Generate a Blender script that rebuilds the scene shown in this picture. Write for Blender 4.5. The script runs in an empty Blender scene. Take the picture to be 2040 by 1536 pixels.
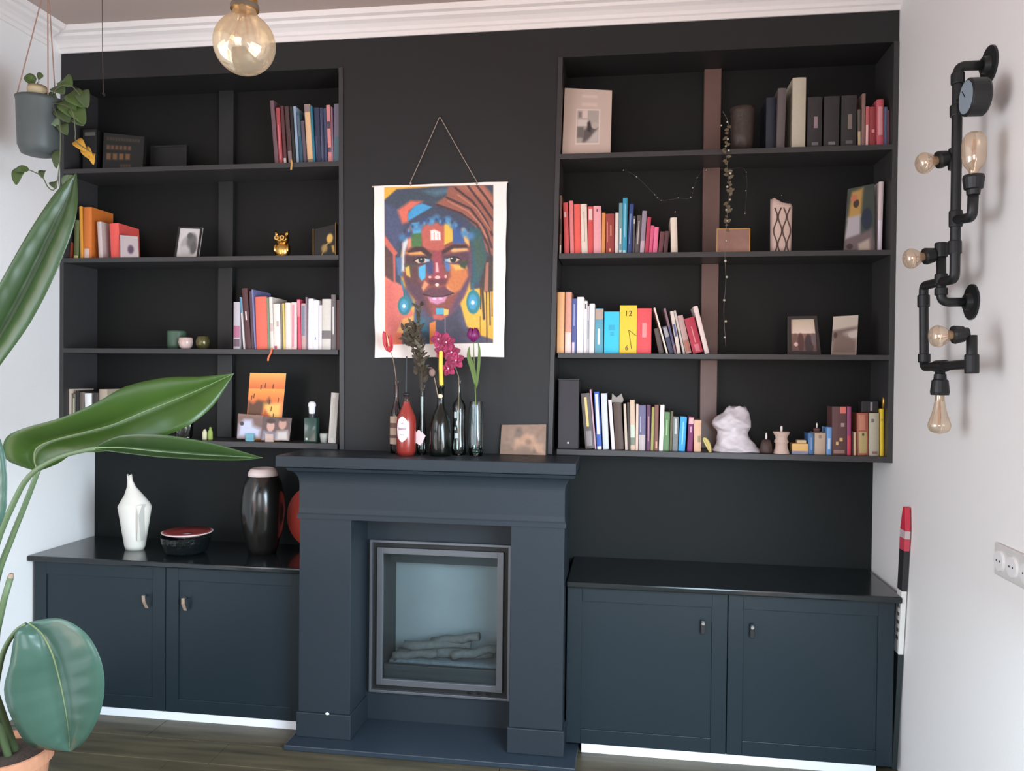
import bpy, math, random
import numpy as np
from mathutils import Vector, Matrix
random.seed(7)
scn = bpy.context.scene
COL = scn.collection
# ------------------------------------------------------------------ camera
W, H, FPX = 2040, 1536, 1579.1
CAM = Vector((2.4568, -3.1538, 1.4221))
YAW, PITCH, ROLL = map(math.radians, (8.2216, -0.7482, 0.6055))
Fv = Vector((-math.sin(YAW)*math.cos(PITCH), math.cos(YAW)*math.cos(PITCH), math.sin(PITCH)))
_R = Vector((math.cos(YAW), math.sin(YAW), 0)); _U = _R.cross(Fv)
Rv = _R*math.cos(ROLL)+_U*math.sin(ROLL); Uv = -_R*math.sin(ROLL)+_U*math.cos(ROLL)
cd = bpy.data.cameras.new('camera'); cd.sensor_fit = 'HORIZONTAL'; cd.sensor_width = 36; cd.lens = FPX/W*36
cd.clip_start = .05
cam = bpy.data.objects.new('camera', cd); COL.objects.link(cam)
m = Matrix((Rv, Uv, -Fv)).transposed().to_4x4(); m.translation = CAM
cam.matrix_world = m; scn.camera = cam
# ------------------------------------------------------------------ light
scn.view_settings.view_transform = 'Standard'; scn.view_settings.look = 'None'
scn.view_settings.gamma = 1; scn.view_settings.use_curve_mapping = False
scn.view_settings.exposure = -0.02
wd = bpy.data.worlds.new('sky'); scn.world = wd; wd.use_nodes = True
wd.node_tree.nodes['Background'].inputs[0].default_value = (.72, .84, 1, 1)
wd.node_tree.nodes['Background'].inputs[1].default_value = 1.6
ROOMY, ROOMX0, ROOMX1, CEIL = -5.2, 0.0, 3.45, 2.886
WIN_BACK = (1.0, 2.6, .5, 2.4)        # x from, x to, z from, z to, in the wall behind the camera
WIN_LEFT = (-3.1, -1.4, .25, 2.2)    # y from, y to, z from, z to
WIN_RIGHT = (-3.1, -1.35, .2, 1.9)
def window_light(name, side, w_, col, power, tilt):
    a, b, z0, z1 = w_
    l = bpy.data.lights.new(name, 'AREA'); l.shape = 'RECTANGLE'; l.size = b-a-.1; l.size_y = z1-z0-.1
    l.energy = power; l.color = col
    o = bpy.data.objects.new(name, l); COL.objects.link(o); c = (a+b)/2; z = (z0+z1)/2; t_ = math.radians(90+tilt)
    o.location, o.rotation_euler = {'back': ((c, ROOMY+.16, z), (t_, 0, 0)), 'left': ((.16, c, z), (t_, 0, -math.pi/2)), 'right': ((3.29, c, z), (t_, 0, math.pi/2))}[side]
for side, w_, sky_w, street_w in (('back', WIN_BACK, 25, 20), ('left', WIN_LEFT, 46, 30), ('right', WIN_RIGHT, 182, 34)):
    window_light('window_skylight', side, w_, (.60, .84, 1.0), sky_w, -40)      # cool light falling from the sky
    window_light('window_streetlight', side, w_, (1.0, .66, .56), street_w, 10)  # warm light thrown up by the street
# ------------------------------------------------------------------ helpers
def lin(c):
    c = np.asarray(c, float)/255
    return np.where(c <= .04045, c/12.92, ((c+.055)/1.055)**2.4)
def ray(px, py): return Fv + Rv*((px-W/2)/FPX) - Uv*((py-H/2)/FPX)
def at(px, py, y): v = ray(px, py); return CAM + v*((y-CAM.y)/v.y)
def atz(px, py, z): v = ray(px, py); return CAM + v*((z-CAM.z)/v.z)
def atx(px, py, x): v = ray(px, py); return CAM + v*((x-CAM.x)/v.x)
_m = {}
def mat(name, rgb, rough=.5, metal=0, spec=.5, bump=0, bscale=60, var=0, coat=0, trans=0):
    if name in _m: return _m[name]
    M = bpy.data.materials.new(name); M.use_nodes = True; nt = M.node_tree; b = nt.nodes['Principled BSDF']
    c = tuple(lin(rgb))+(1,)
    b.inputs['Base Color'].default_value = c; b.inputs['Roughness'].default_value = rough
    b.inputs['Metallic'].default_value = metal; b.inputs['Specular IOR Level'].default_value = spec
    b.inputs['Coat Weight'].default_value = coat
    if bump or var:
        t = nt.nodes.new('ShaderNodeTexCoord'); n = nt.nodes.new('ShaderNodeTexNoise')
        n.inputs['Scale'].default_value = bscale; n.inputs['Detail'].default_value = 5
        nt.links.new(t.outputs['Object'], n.inputs['Vector'])
        if bump:
            bp = nt.nodes.new('ShaderNodeBump'); bp.inputs['Strength'].default_value = bump; bp.inputs['Distance'].default_value = .01
            nt.links.new(n.outputs['Fac'], bp.inputs['Height']); nt.links.new(bp.outputs['Normal'], b.inputs['Normal'])
        if var:
            mx = nt.nodes.new('ShaderNodeMix'); mx.data_type = 'RGBA'
            mx.inputs[6].default_value = tuple(x*(1-var) for x in c[:3])+(1,); mx.inputs[7].default_value = tuple(min(1, x*(1+var)) for x in c[:3])+(1,)
            nt.links.new(n.outputs['Fac'], mx.inputs[0]); nt.links.new(mx.outputs[2], b.inputs['Base Color'])
    if trans:
        tb = nt.nodes.new('ShaderNodeBsdfTranslucent'); tb.inputs[0].default_value = tuple(min(1, x*1.6) for x in c[:3])+(1,)
        ms = nt.nodes.new('ShaderNodeMixShader'); ms.inputs[0].default_value = trans
        nt.links.new(b.outputs[0], ms.inputs[1]); nt.links.new(tb.outputs[0], ms.inputs[2])
        nt.links.new(ms.outputs[0], nt.nodes['Material Output'].inputs[0])
    _m[name] = M; return M
def glass(name, rgb, refl=1.0, rough=.03, ior=1.45):
    if name in _m: return _m[name]
    M = bpy.data.materials.new(name); M.use_nodes = True; nt = M.node_tree
    nt.nodes.remove(nt.nodes['Principled BSDF'])
    t = nt.nodes.new('ShaderNodeBsdfTransparent'); t.inputs[0].default_value = tuple(lin(rgb))+(1,)
    g = nt.nodes.new('ShaderNodeBsdfGlossy'); g.inputs['Roughness'].default_value = rough; g.inputs[0].default_value = (1, 1, 1, 1)
    f = nt.nodes.new('ShaderNodeFresnel'); f.inputs[0].default_value = ior
    mu = nt.nodes.new('ShaderNodeMath'); mu.operation = 'MULTIPLY'; mu.inputs[1].default_value = refl; mu.use_clamp = True
    ms = nt.nodes.new('ShaderNodeMixShader')
    nt.links.new(f.outputs[0], mu.inputs[0]); nt.links.new(mu.outputs[0], ms.inputs[0])
    nt.links.new(t.outputs[0], ms.inputs[1]); nt.links.new(g.outputs[0], ms.inputs[2])
    nt.links.new(ms.outputs[0], nt.nodes['Material Output'].inputs[0])
    _m[name] = M; return M
def paint_mat(rough=.5):
    k = 'print_%.2f' % rough
    if k in _m: return _m[k]
    M = bpy.data.materials.new(k); M.use_nodes = True; nt = M.node_tree
    a = nt.nodes.new('ShaderNodeVertexColor'); a.layer_name = 'print'
    b = nt.nodes['Principled BSDF']; b.inputs['Roughness'].default_value = rough
    nt.links.new(a.outputs[0], b.inputs['Base Color']); _m[k] = M; return M
def rgbmat(rgb, rough=.55):
    return mat('cloth_%d_%d_%d' % tuple(int(x) for x in rgb), rgb, rough, var=.08, bscale=90)
def obj(name, verts, faces, material=None, parent=None, smooth=False, bevel=0, loc=None, thick=0):
    me = bpy.data.meshes.new(name); me.from_pydata([tuple(v) for v in verts], [], faces)
    if material: me.materials.append(material)
    if smooth:
        for p in me.polygons: p.use_smooth = True
    me.update(); me.validate()
    o = bpy.data.objects.new(name, me); COL.objects.link(o)
    if parent: o.parent = parent
    if loc is not None: o.location = loc
    if thick:
        s = o.modifiers.new('thickness', 'SOLIDIFY'); s.thickness = thick; s.offset = 0
    if bevel:
        b = o.modifiers.new('bevel', 'BEVEL'); b.width = bevel; b.segments = 2; b.limit_method = 'ANGLE'
    return o
def tag(o, label=None, cat=None, group=None, kind=None):
    if label: o['label'] = label
    if cat: o['category'] = cat
    if group: o['group'] = group
    if kind: o['kind'] = kind
    return o
def thing(name, label, cat, loc=(0, 0, 0), group=None):
    o = bpy.data.objects.new(name, None); COL.objects.link(o); o.location = loc; o.empty_display_size = .05
    return tag(o, label, cat, group)
class MB:
    def __init__(s): s.v = []; s.f = []
    def add(s, v, f):
        n = len(s.v); s.v += [Vector(x) for x in v]; s.f += [tuple(i+n for i in q) for q in f]; return s
    def box(s, x0, x1, y0, y1, z0, z1):
        return s.add([(x, y, z) for x in (x0, x1) for y in (y0, y1) for z in (z0, z1)],
                     [(0, 1, 3, 2), (4, 6, 7, 5), (0, 4, 5, 1), (2, 3, 7, 6), (0, 2, 6, 4), (1, 5, 7, 3)])
    def hexa(s, b, t):      # four bottom corners and four top corners, same order
        return s.add(list(b)+list(t), [(3, 2, 1, 0), (4, 5, 6, 7), (0, 1, 5, 4), (1, 2, 6, 5), (2, 3, 7, 6), (3, 0, 4, 7)])
    def lathe(s, prof, seg=32, c=(0, 0, 0), sx=1, sy=1):
        c = Vector(c); v = []; f = []
        for r, z in prof:
            for i in range(seg):
                a = 2*math.pi*i/seg; v.append(c+Vector((max(r, 1e-5)*math.cos(a)*sx, max(r, 1e-5)*math.sin(a)*sy, z)))
        for k in range(len(prof)-1):
            for i in range(seg):
                j = (i+1) % seg; f.append((k*seg+i, k*seg+j, (k+1)*seg+j, (k+1)*seg+i))
        return s.add(v, f)
    def tube(s, pts, r, seg=10, cap=True):
        pts = [Vector(p) for p in pts]; n = len(pts)
        rs = r if isinstance(r, (list, tuple)) else [r]*n
        v = []; f = []; up = None
        for k, p in enumerate(pts):
            t = (pts[min(k+1, n-1)]-pts[max(k-1, 0)]).normalized()
            if up is None:
                a = Vector((0, 0, 1)) if abs(t.z) < .9 else Vector((1, 0, 0)); up = (a-t*a.dot(t)).normalized()
            else:
                up = (up-t*up.dot(t)).normalized()
            w = t.cross(up)
            for i in range(seg):
                a = 2*math.pi*i/seg; v.append(p+(up*math.cos(a)+w*math.sin(a))*rs[k])
        for k in range(n-1):
            for i in range(seg):
                j = (i+1) % seg; f.append((k*seg+i, k*seg+j, (k+1)*seg+j, (k+1)*seg+i))
        if cap: f.append(tuple(range(seg-1, -1, -1))); f.append(tuple((n-1)*seg+i for i in range(seg)))
        return s.add(v, f)
    def ball(s, c, rx, ry=None, rz=None, seg=16, rings=10):
        ry = ry or rx; rz = rz or rx; c = Vector(c)
        n = len(s.v); s.lathe([(math.sin(math.pi*k/rings), -math.cos(math.pi*k/rings)) for k in range(rings+1)], seg)
        for i in range(n, len(s.v)):
            q = s.v[i]; s.v[i] = c+Vector((q.x*rx, q.y*ry, q.z*rz))
        return s
    def extrude(s, poly, a, b, axis='y'):   # polygon in the two other axes, swept from a to b
        def P(u, w, t): return {'y': (u, t, w), 'x': (t, u, w), 'z': (u, w, t)}[axis]
        n = len(poly); v = [P(u, w, a) for u, w in poly]+[P(u, w, b) for u, w in poly]
        f = [tuple(range(n-1, -1, -1)), tuple(range(n, 2*n))]+[(i, (i+1) % n, n+(i+1) % n, n+i) for i in range(n)]
        return s.add(v, f)
    def disc(s, c, nrm, r, h, seg=24):      # a short cylinder along nrm
        c = Vector(c); nrm = Vector(nrm).normalized(); return s.tube([c, c+nrm*h], r, seg)
    def build(s, name, material=None, parent=None, smooth=False, bevel=0, loc=None, thick=0):
        v = s.v
        if loc is None and parent is None and v:   # a thing of one mesh gets its origin at its base
            lo = [min(q[i] for q in v) for i in range(3)]; hi = [max(q[i] for q in v) for i in range(3)]
            loc = Vector(((lo[0]+hi[0])/2, (lo[1]+hi[1])/2, lo[2])); v = [q-loc for q in v]
        elif parent is not None:
            off = parent_offset(parent); v = [q-off for q in v]
        return obj(name, v, s.f, material, parent, smooth, bevel, loc, thick)
def parent_offset(p):
    off = Vector((0, 0, 0))
    while p: off = off+p.location; p = p.parent
    return off
def spline(pts, n):
    P = [np.array(p, float) for p in pts]; k = len(P); out = []
    for i in range(n):
        u = i/(n-1)*(k-1); j = min(int(u), k-2); t = u-j
        a, b, c, d = P[max(j-1, 0)], P[j], P[j+1], P[min(j+2, k-1)]
        out.append(.5*((2*b)+(-a+c)*t+(2*a-5*b+4*c-d)*t*t+(-a+3*b-3*c+d)*t**3))
    return out
# a small painter: flat print only, kept as vertex colours on a fine sheet
class Canvas:
    def __init__(s, x0, y0, x1, y1, nx, base):
        ny = max(2, int(nx*(y1-y0)/(x1-x0))); s.nx, s.ny = nx, ny; s.box = (x0, y0, x1, y1)
        s.X, s.Y = np.meshgrid(np.linspace(x0, x1, nx), np.linspace(y0, y1, ny)); s.c = np.zeros((ny, nx, 3)); s.c[:] = base
    def _mix(s, a, col): s.c = s.c*(1-a[..., None])+np.array(col, float)*a[..., None]; return s
    def poly(s, pts, col, fe=6, op=1):
        p = np.array(pts, float); n = len(p); ins = np.zeros(s.X.shape, bool); dd = np.full(s.X.shape, 1e18)
        for i in range(n):
            (ax, ay), (bx, by) = p[i], p[(i+1) % n]
            c = (ay > s.Y) != (by > s.Y)
            if by != ay: ins ^= c & (s.X < (bx-ax)*(s.Y-ay)/(by-ay)+ax)
            ex, ey = bx-ax, by-ay; t = np.clip(((s.X-ax)*ex+(s.Y-ay)*ey)/(ex*ex+ey*ey+1e-9), 0, 1)
            dd = np.minimum(dd, (s.X-ax-t*ex)**2+(s.Y-ay-t*ey)**2)
        d = np.sqrt(dd)*np.where(ins, 1, -1)
        return s._mix(np.clip(d/max(fe, 1e-3)*.5+.5, 0, 1)*op, col)
    def ell(s, cx, cy, rx, ry, col, fe=.25, op=1):
        r = np.sqrt(((s.X-cx)/rx)**2+((s.Y-cy)/ry)**2); return s._mix(np.clip((1-r)/fe+.5, 0, 1)*op, col)
    def line(s, pts, w, col, op=1):
        dd = np.full(s.X.shape, 1e18)
        for (ax, ay), (bx, by) in zip(pts[:-1], pts[1:]):
            ex, ey = bx-ax, by-ay; t = np.clip(((s.X-ax)*ex+(s.Y-ay)*ey)/(ex*ex+ey*ey+1e-9), 0, 1)
            dd = np.minimum(dd, (s.X-ax-t*ex)**2+(s.Y-ay-t*ey)**2)
        return s._mix(np.clip((w-np.sqrt(dd))/(w*.6)+.5, 0, 1)*op, col)
    def band(s, y0, y1, c0, c1):
        t = np.clip((s.Y-y0)/(y1-y0), 0, 1); mk = ((s.Y >= y0) & (s.Y <= y1)).astype(float)
        cc = np.array(c0, float)*(1-t[..., None])+np.array(c1, float)*t[..., None]
        s.c = s.c*(1-mk[..., None])+cc*mk[..., None]; return s
    def noise(s, amp, k=6, seed=1):
        r = np.random.RandomState(seed); g = r.rand(s.ny//k+3, s.nx//k+3)-.5
        yy, xx = np.mgrid[0:s.ny, 0:s.nx]/k; i, j = yy.astype(int), xx.astype(int); u, v = yy-i, xx-j
        n = g[i, j]*(1-u)*(1-v)+g[i+1, j]*u*(1-v)+g[i, j+1]*(1-u)*v+g[i+1, j+1]*u*v
        s.c = np.clip(s.c+n[..., None]*amp, 0, 255); return s
    def sheet(s, name, corners, parent=None, rough=.5, bend=None):   # corners TL TR BR BL in world space
        TL, TR, BR, BL = [np.array(c, float) for c in corners]
        u, v = np.meshgrid(np.linspace(0, 1, s.nx), np.linspace(0, 1, s.ny)); u = u[..., None]; v = v[..., None]
        P = TL*(1-u)*(1-v)+TR*u*(1-v)+BR*u*v+BL*(1-u)*v
        if bend is not None: P = P+bend(u, v)
        off = np.array(parent_offset(parent)) if parent else np.zeros(3)
        idx = np.arange(s.nx*s.ny).reshape(s.ny, s.nx)
        q = np.stack([idx[:-1, :-1], idx[1:, :-1], idx[1:, 1:], idx[:-1, 1:]], -1).reshape(-1, 4)
        me = bpy.data.meshes.new(name); me.from_pydata((P.reshape(-1, 3)-off).tolist(), [], q.tolist())
        ca = me.color_attributes.new('print', 'FLOAT_COLOR', 'POINT')
        col = np.ones((s.nx*s.ny, 4), np.float32); col[:, :3] = lin(np.clip(s.c, 0, 255)).reshape(-1, 3)
        ca.data.foreach_set('color', col.ravel()); me.materials.append(paint_mat(rough)); me.update()
        o = bpy.data.objects.new(name, me); COL.objects.link(o)
        if parent: o.parent = parent
        return o
# ------------------------------------------------------------------ materials
G = rgbmat
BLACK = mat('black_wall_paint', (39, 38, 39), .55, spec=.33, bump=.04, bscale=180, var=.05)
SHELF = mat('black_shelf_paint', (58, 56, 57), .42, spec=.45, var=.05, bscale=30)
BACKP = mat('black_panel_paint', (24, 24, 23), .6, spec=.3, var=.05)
CAB = mat('blue_black_cabinet_paint', (24, 36, 43), .38, spec=.4, bump=.02, bscale=140, var=.05)
TOPM = mat('dark_worktop_lacquer', (28, 33, 35), .16, var=.06, bscale=20)
FIREM = mat('slate_fireplace_paint', (34, 42, 49), .45, spec=.35, bump=.03, bscale=150, var=.05)
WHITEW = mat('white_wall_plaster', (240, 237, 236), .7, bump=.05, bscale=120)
CORN = mat('white_cornice_plaster', (240, 234, 232), .5)
PLINTHW = mat('white_gloss_skirting', (235, 235, 238), .35)
BROWNP = mat('brown_stained_batten', (112, 84, 76), .45, var=.1, bscale=25)
IRON = mat('black_iron_pipe', (38, 40, 42), .42, metal=.3, bump=.05, bscale=200)
GOLD = mat('polished_gold', (214, 170, 95), .25, metal=1)
BRASS = mat('brushed_brass', (186, 150, 90), .35, metal=1)
STEEL = mat('brushed_steel', (190, 188, 185), .3, metal=1)
PAPER = mat('book_paper', (226, 214, 196), .8, var=.06, bscale=200)
CLEAR = glass('clear_glass', (238, 246, 243), 1.5)
AMBER = glass('amber_glass', (232, 205, 150), 1.6, ior=1.5)
DARKG = glass('bottle_black_glass', (22, 28, 22), 1.6, ior=1.5)
PANE = glass('fire_glass', (238, 246, 249), 1.0, .02)
D, ZC = .2319, .6516
ZL = [2.2986, 1.912, 1.5195, 1.128]; ZR = [2.3012, 1.9072, 1.5124, 1.1293]
ZT, ZHB = 2.8006, 2.6835
# ------------------------------------------------------------------ setting
def struct(mb, name, m_, bevel=0): return tag(mb.build(name, m_, bevel=bevel), kind='structure')
def floor_mat():
    M = mat('dark_oak_floor', (78, 70, 56), .42, bump=.06, bscale=40); nt = M.node_tree; b = nt.nodes['Principled BSDF']
    t = nt.nodes.new('ShaderNodeTexCoord'); mp = nt.nodes.new('ShaderNodeMapping'); mp.inputs['Scale'].default_value = (1.2, 14, 1)
    n = nt.nodes.new('ShaderNodeTexNoise'); n.inputs['Scale'].default_value = 2.2; n.inputs['Detail'].default_value = 6
    r = nt.nodes.new('ShaderNodeValToRGB')
    r.color_ramp.elements[0].position = .3; r.color_ramp.elements[0].color = tuple(lin((56, 50, 38)))+(1,)
    r.color_ramp.elements[1].position = .75; r.color_ramp.elements[1].color = tuple(lin((94, 85, 64)))+(1,)
    nt.links.new(t.outputs['Object'], mp.inputs[0]); nt.links.new(mp.outputs[0], n.inputs['Vector'])
    nt.links.new(n.outputs[0], r.inputs[0]); nt.links.new(r.outputs[0], b.inputs['Base Color']); return M
fl = struct(MB().box(-.1, 3.55, ROOMY-.1, .35, -.12, -.008), 'floor', floor_mat())
PLK = MB()
FM = floor_mat()
yy = -.16
k = 0
while yy > -2.2:           # wide boards running along the wall
    xs = [-.0, .62+.5*((k*37) % 10)/10, 1.9+.4*((k*53) % 10)/10, 3.45]
    for a, b in zip(xs[:-1], xs[1:]):
        MB().box(a+.001, b-.001, yy-.158, yy-.002, -.012, 0).build('floor_board', FM, fl, bevel=.0015)
    yy -= .16; k += 1
MB().box(0, 3.45, ROOMY, yy, -.012, 0).build('floor_field', FM, fl)
MB().box(0, 3.45, -.158, .35, -.012, 0).build('floor_field', FM, fl)
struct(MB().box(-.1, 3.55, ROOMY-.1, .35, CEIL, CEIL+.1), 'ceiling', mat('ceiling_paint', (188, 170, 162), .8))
def holed(name, u0, u1, w_, box):     # a wall with one window opening, its frame and its pane
    a, b, c, d_ = w_; mb = MB()
    for q in ((u0, a, 0, CEIL), (b, u1, 0, CEIL), (a, b, 0, c), (a, b, d_, CEIL)): box(mb, *q, 0, .12)
    struct(mb, name, WHITEW)
    global NW; NW += 1; fr = MB()
    for q in ((a, a+.06, c, d_), (b-.06, b, c, d_), (a+.06, b-.06, c, c+.06), (a+.06, b-.06, d_-.06, d_), ((a+b)/2-.03, (a+b)/2+.03, c+.06, d_-.06)): box(fr, *q, .03, .09)
    wf = struct(fr, 'window_%d' % NW, PLINTHW)
    for q in ((a+.06, (a+b)/2-.03), ((a+b)/2+.03, b-.06)):
        pn = MB(); box(pn, *q, c+.06, d_-.06, .055, .06); pn.build('pane', CLEAR, wf)
NW = 0
holed('wall_left', ROOMY-.1, .35, WIN_LEFT, lambda mb, a, b, c, d_, p, q: mb.box(-q, -p, a, b, c, d_))
holed('wall_right', ROOMY-.1, .35, WIN_RIGHT, lambda mb, a, b, c, d_, p, q: mb.box(3.45+p, 3.45+q, a, b, c, d_))
holed('wall_front', 0, 3.45, WIN_BACK, lambda mb, a, b, c, d_, p, q: mb.box(a, b, ROOMY-q, ROOMY-p, c, d_))
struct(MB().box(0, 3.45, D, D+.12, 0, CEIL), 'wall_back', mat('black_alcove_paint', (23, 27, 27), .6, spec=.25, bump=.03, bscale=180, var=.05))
XA0, XA1, XB0, XB1 = 1.283, 1.300, 2.173, 2.148      # chimney edges: top/bottom of the left case, top/bottom of the right case
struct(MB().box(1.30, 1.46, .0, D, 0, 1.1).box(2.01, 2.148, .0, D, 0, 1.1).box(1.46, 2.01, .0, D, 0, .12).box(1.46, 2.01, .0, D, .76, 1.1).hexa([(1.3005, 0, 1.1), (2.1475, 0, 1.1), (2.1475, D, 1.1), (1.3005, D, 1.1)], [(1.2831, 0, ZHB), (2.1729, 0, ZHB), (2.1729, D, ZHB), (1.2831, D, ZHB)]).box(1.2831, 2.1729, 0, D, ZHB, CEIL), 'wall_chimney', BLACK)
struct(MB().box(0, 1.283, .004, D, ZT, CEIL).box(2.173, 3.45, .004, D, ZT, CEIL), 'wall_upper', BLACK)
# cornice: a stepped and coved profile run round the room
CP = [(0, 0), (.010, 0), (.014, .016), (.022, .020), (.026, .032), (.040, .044), (.058, .052), (.064, .062), (.082, .066), (.090, .0854), (0, .0854)]
struct(MB().extrude([(-u+.004, ZT+w) for u, w in CP], 0, 3.45, 'x'), 'trim_1', CORN)
struct(MB().extrude([(u, ZT+w) for u, w in CP], ROOMY, -.088, 'y'), 'trim_2', CORN)
struct(MB().extrude([(3.45-u, ZT+w) for u, w in CP], ROOMY, -.088, 'y'), 'trim_3', CORN)
struct(MB().box(.012, 1.20, -.166, -.15, 0, .0335), 'baseboard_left', PLINTHW)
struct(MB().box(2.305, 3.36, -.166, -.15, 0, .0335), 'baseboard_right', PLINTHW)
# ------------------------------------------------------------------ bookcases
def bookcase(label, x0t, x0b, x1t, x1b, Z, planks, th=.018):
    t = thing('bookcase', label, 'bookcase', ((x0b+x1b)/2, D/2, Z[3]-.022))
    F = -.006; zb = Z[3]-.022
    def side(a, b, w):
        MB().hexa([(b, F, zb), (b+w, F, zb), (b+w, D-.002, zb), (b, D-.002, zb)],
                  [(a, F, ZHB), (a+w, F, ZHB), (a+w, D-.002, ZHB), (a, D-.002, ZHB)]).build('side_board', SHELF, t, bevel=.001)
    side(x0t, x0b, th); side(x1t-th, x1b-th, th)
    for i, z in enumerate(Z):
        MB().box(max(x0t, x0b)+th-.006, min(x1t, x1b)-th+.006, F+.0005, D-.016, z-(.022 if i == 3 else .020), z).build('shelf_board', SHELF, t, bevel=.001)
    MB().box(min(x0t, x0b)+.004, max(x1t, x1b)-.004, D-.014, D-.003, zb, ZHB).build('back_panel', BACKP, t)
    MB().box(x0t, x1t, -.0002, D-.003, ZHB, ZT-.001).build('header_board', BLACK, t)
    for (xa, xb, mm, yf) in planks:
        zs = [ZHB]+list(Z)
        for a, b in zip(zs[1:], zs[:-1]):
            MB().box(xa, xb, yf, D-.015, a, b-(.020 if b != ZHB else 0)).build('support_batten', mm, t, bevel=.002)
    return t
bookcase('black built-in bookcase with four shelves left of the chimney, behind the plants', .002, .002, XA0, XA1, ZL, [(.632, .702, mat('black_batten_paint', (36, 37, 37), .45), .19)])
bookcase('black built-in bookcase with four crowded shelves right of the chimney', XB0, XB1, 3.448, 3.448, ZR, [(2.757, 2.825, BROWNP, .185)])
# ------------------------------------------------------------------ base cabinets and worktops
def cabinet(label, x0, x1, mid, handles):
    zb, zt, yf = .0335, ZC-.024, -.1681
    t = thing('base_cabinet', label, 'cabinet', ((x0+x1)/2, 0, zb))
    MB().box(x0, x1, yf+.02, D-.003, zb, zt).build('body', CAB, t)
    for j, (a, b) in enumerate(((x0, mid-.0015), (mid+.0015, x1))):
        fr = .055
        d_ = MB().box(a, a+fr, yf, yf+.02, zb, zt).box(b-fr, b, yf, yf+.02, zb, zt).box(a+fr, b-fr, yf, yf+.02, zb, zb+fr).box(a+fr, b-fr, yf, yf+.02, zt-fr, zt)
        d_ = d_.build('door', CAB, t, bevel=.0015)
        MB().box(a+fr, b-fr, yf+.006, yf+.019, zb+fr, zt-fr).build('door_panel', CAB, d_)
        px, py, kind = handles[j]; p = at(px, py, yf)
        MB().disc((p.x, yf-(0 if kind else .0142), p.z), (0, -1, 0), .006, .012 if kind else .0025, 14).build('handle_screw', STEEL, d_, smooth=False)
        if kind:      # a leather pull loop hanging from its screw
            L = [(p.x, yf-.010, p.z), (p.x+kind*.4, yf-.020, p.z+.006), (p.x+kind*.8, yf-.024, p.z-.016), (p.x+kind*1.3, yf-.012, p.z-.046)]
            mb = MB()
            for k in range(len(L)-1):
                a_, b_ = Vector(L[k]), Vector(L[k+1]); w = Vector((.0065, 0, 0)); th = Vector((0, .0012, 0))
                mb.hexa([a_-w-th, a_+w-th, a_+w+th, a_-w+th], [b_-w-th, b_+w-th, b_+w+th, b_-w+th])
            mb.build('pull', mat('tan_leather', (150, 126, 108), .5), d_)
        else:
            MB().box(p.x-.0075, p.x+.0075, yf-.014, yf-.0005, p.z-.040, p.z+.010).build('pull', mat('black_leather', (30, 31, 33), .4), d_, bevel=.002)
    return t
cabinet('dark blue two-door cabinet with tan leather pulls under the left worktop', .015, 1.208, at(330, 1200, -.168).x, [(289, 1187, .012), (369, 1192, .006)])
cabinet('dark blue two-door cabinet with black pulls under the right worktop', 2.245, 3.4138, at(1449, 1300, -.168).x, [(1400, 1240, 0), (1498, 1248, 0)])
def worktop(label, x0, x1):
    o = MB().box(x0, x1, -.1961, D-.002, ZC-.0235, ZC).build('worktop', TOPM, bevel=.006); return tag(o, label, 'worktop')
worktop('glossy black worktop on the left cabinet, holding the white vase', .002, 1.2085)
worktop('bare glossy black worktop on the right cabinet', 2.243, 3.432)
# ------------------------------------------------------------------ fireplace
LX = (1.217, 1.424, 2.040, 2.2385); YL = -.255; ZM = 1.105
t = thing('fireplace_surround', 'slate black fireplace surround with moulded mantel shelf and square pilasters', 'fireplace', (1.72, -.13, .02))
MB().box(1.130, 2.279, -.285, -.001, ZM-.044, ZM).build('mantel_shelf', FIREM, t, bevel=.003)
prof = []      # cove under the shelf, then a torus, seen in section (offset outwards, height)
for k in range(13):
    a = math.pi/2*k/12; prof.append((.020*(1-math.sin(a)), ZM-.050-.060*(1-math.cos(a))))
prof = [(.026, ZM-.0445), (.024, ZM-.050)]+[(.022*(1-math.sin(math.pi/2*k/10)), ZM-.056-.055*(1-math.cos(math.pi/2*k/10))) for k in range(11)]+[(0, .905), (.001, .886), (.0035, .880), (.0035, .864)]
def ringrow(off, z): return [(LX[0]-off, -.001, z), (LX[0]-off, YL-off*.8-.004, z), (LX[3]+off, YL-off*.8-.004, z), (LX[3]+off, -.001, z)]
mb = MB(); n = len(prof)
mb.add([p for o_, z in prof for p in ringrow(o_*1.6, z)], [(k*4+i, k*4+i+1, (k+1)*4+i+1, (k+1)*4+i) for k in range(n-1) for i in range(3)] + [((n-1)*4, (n-1)*4+1, (n-1)*4+2, (n-1)*4+3), (3, 2, 1, 0)])
mb.build('frieze', FIREM, t)
for a, b in ((LX[0], LX[1]), (LX[2], LX[3])):
    MB().box(a, b, YL, -.001, .115, .864).build('pilaster', FIREM, t, bevel=.002)
    MB().box(a-.006, b+.006, YL-.008, -.001, .02, .115).build('plinth_block', FIREM, t, bevel=.003)
p = at(652, 1422, YL-.009); MB().ball(p, .008, .0015, .005, 10, 6).build('paint_chip', G((236, 236, 238)), t)
ia, ib = at(737, 1075, -.08), at(1022, 1390, -.08)
mb = MB()
x0, x1, z0, z1 = ia.x, 2.0, at(737, 1378, -.08).z, ia.z
mb.box(LX[1], x0, -.06, -.001, .02, .864).box(x1, LX[2], -.06, -.001, .02, .864).box(x0, x1, -.06, -.001, .02, z0).box(x0, x1, -.06, -.001, z1, .864)
mb.build('inset_panel', FIREM, t)
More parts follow.
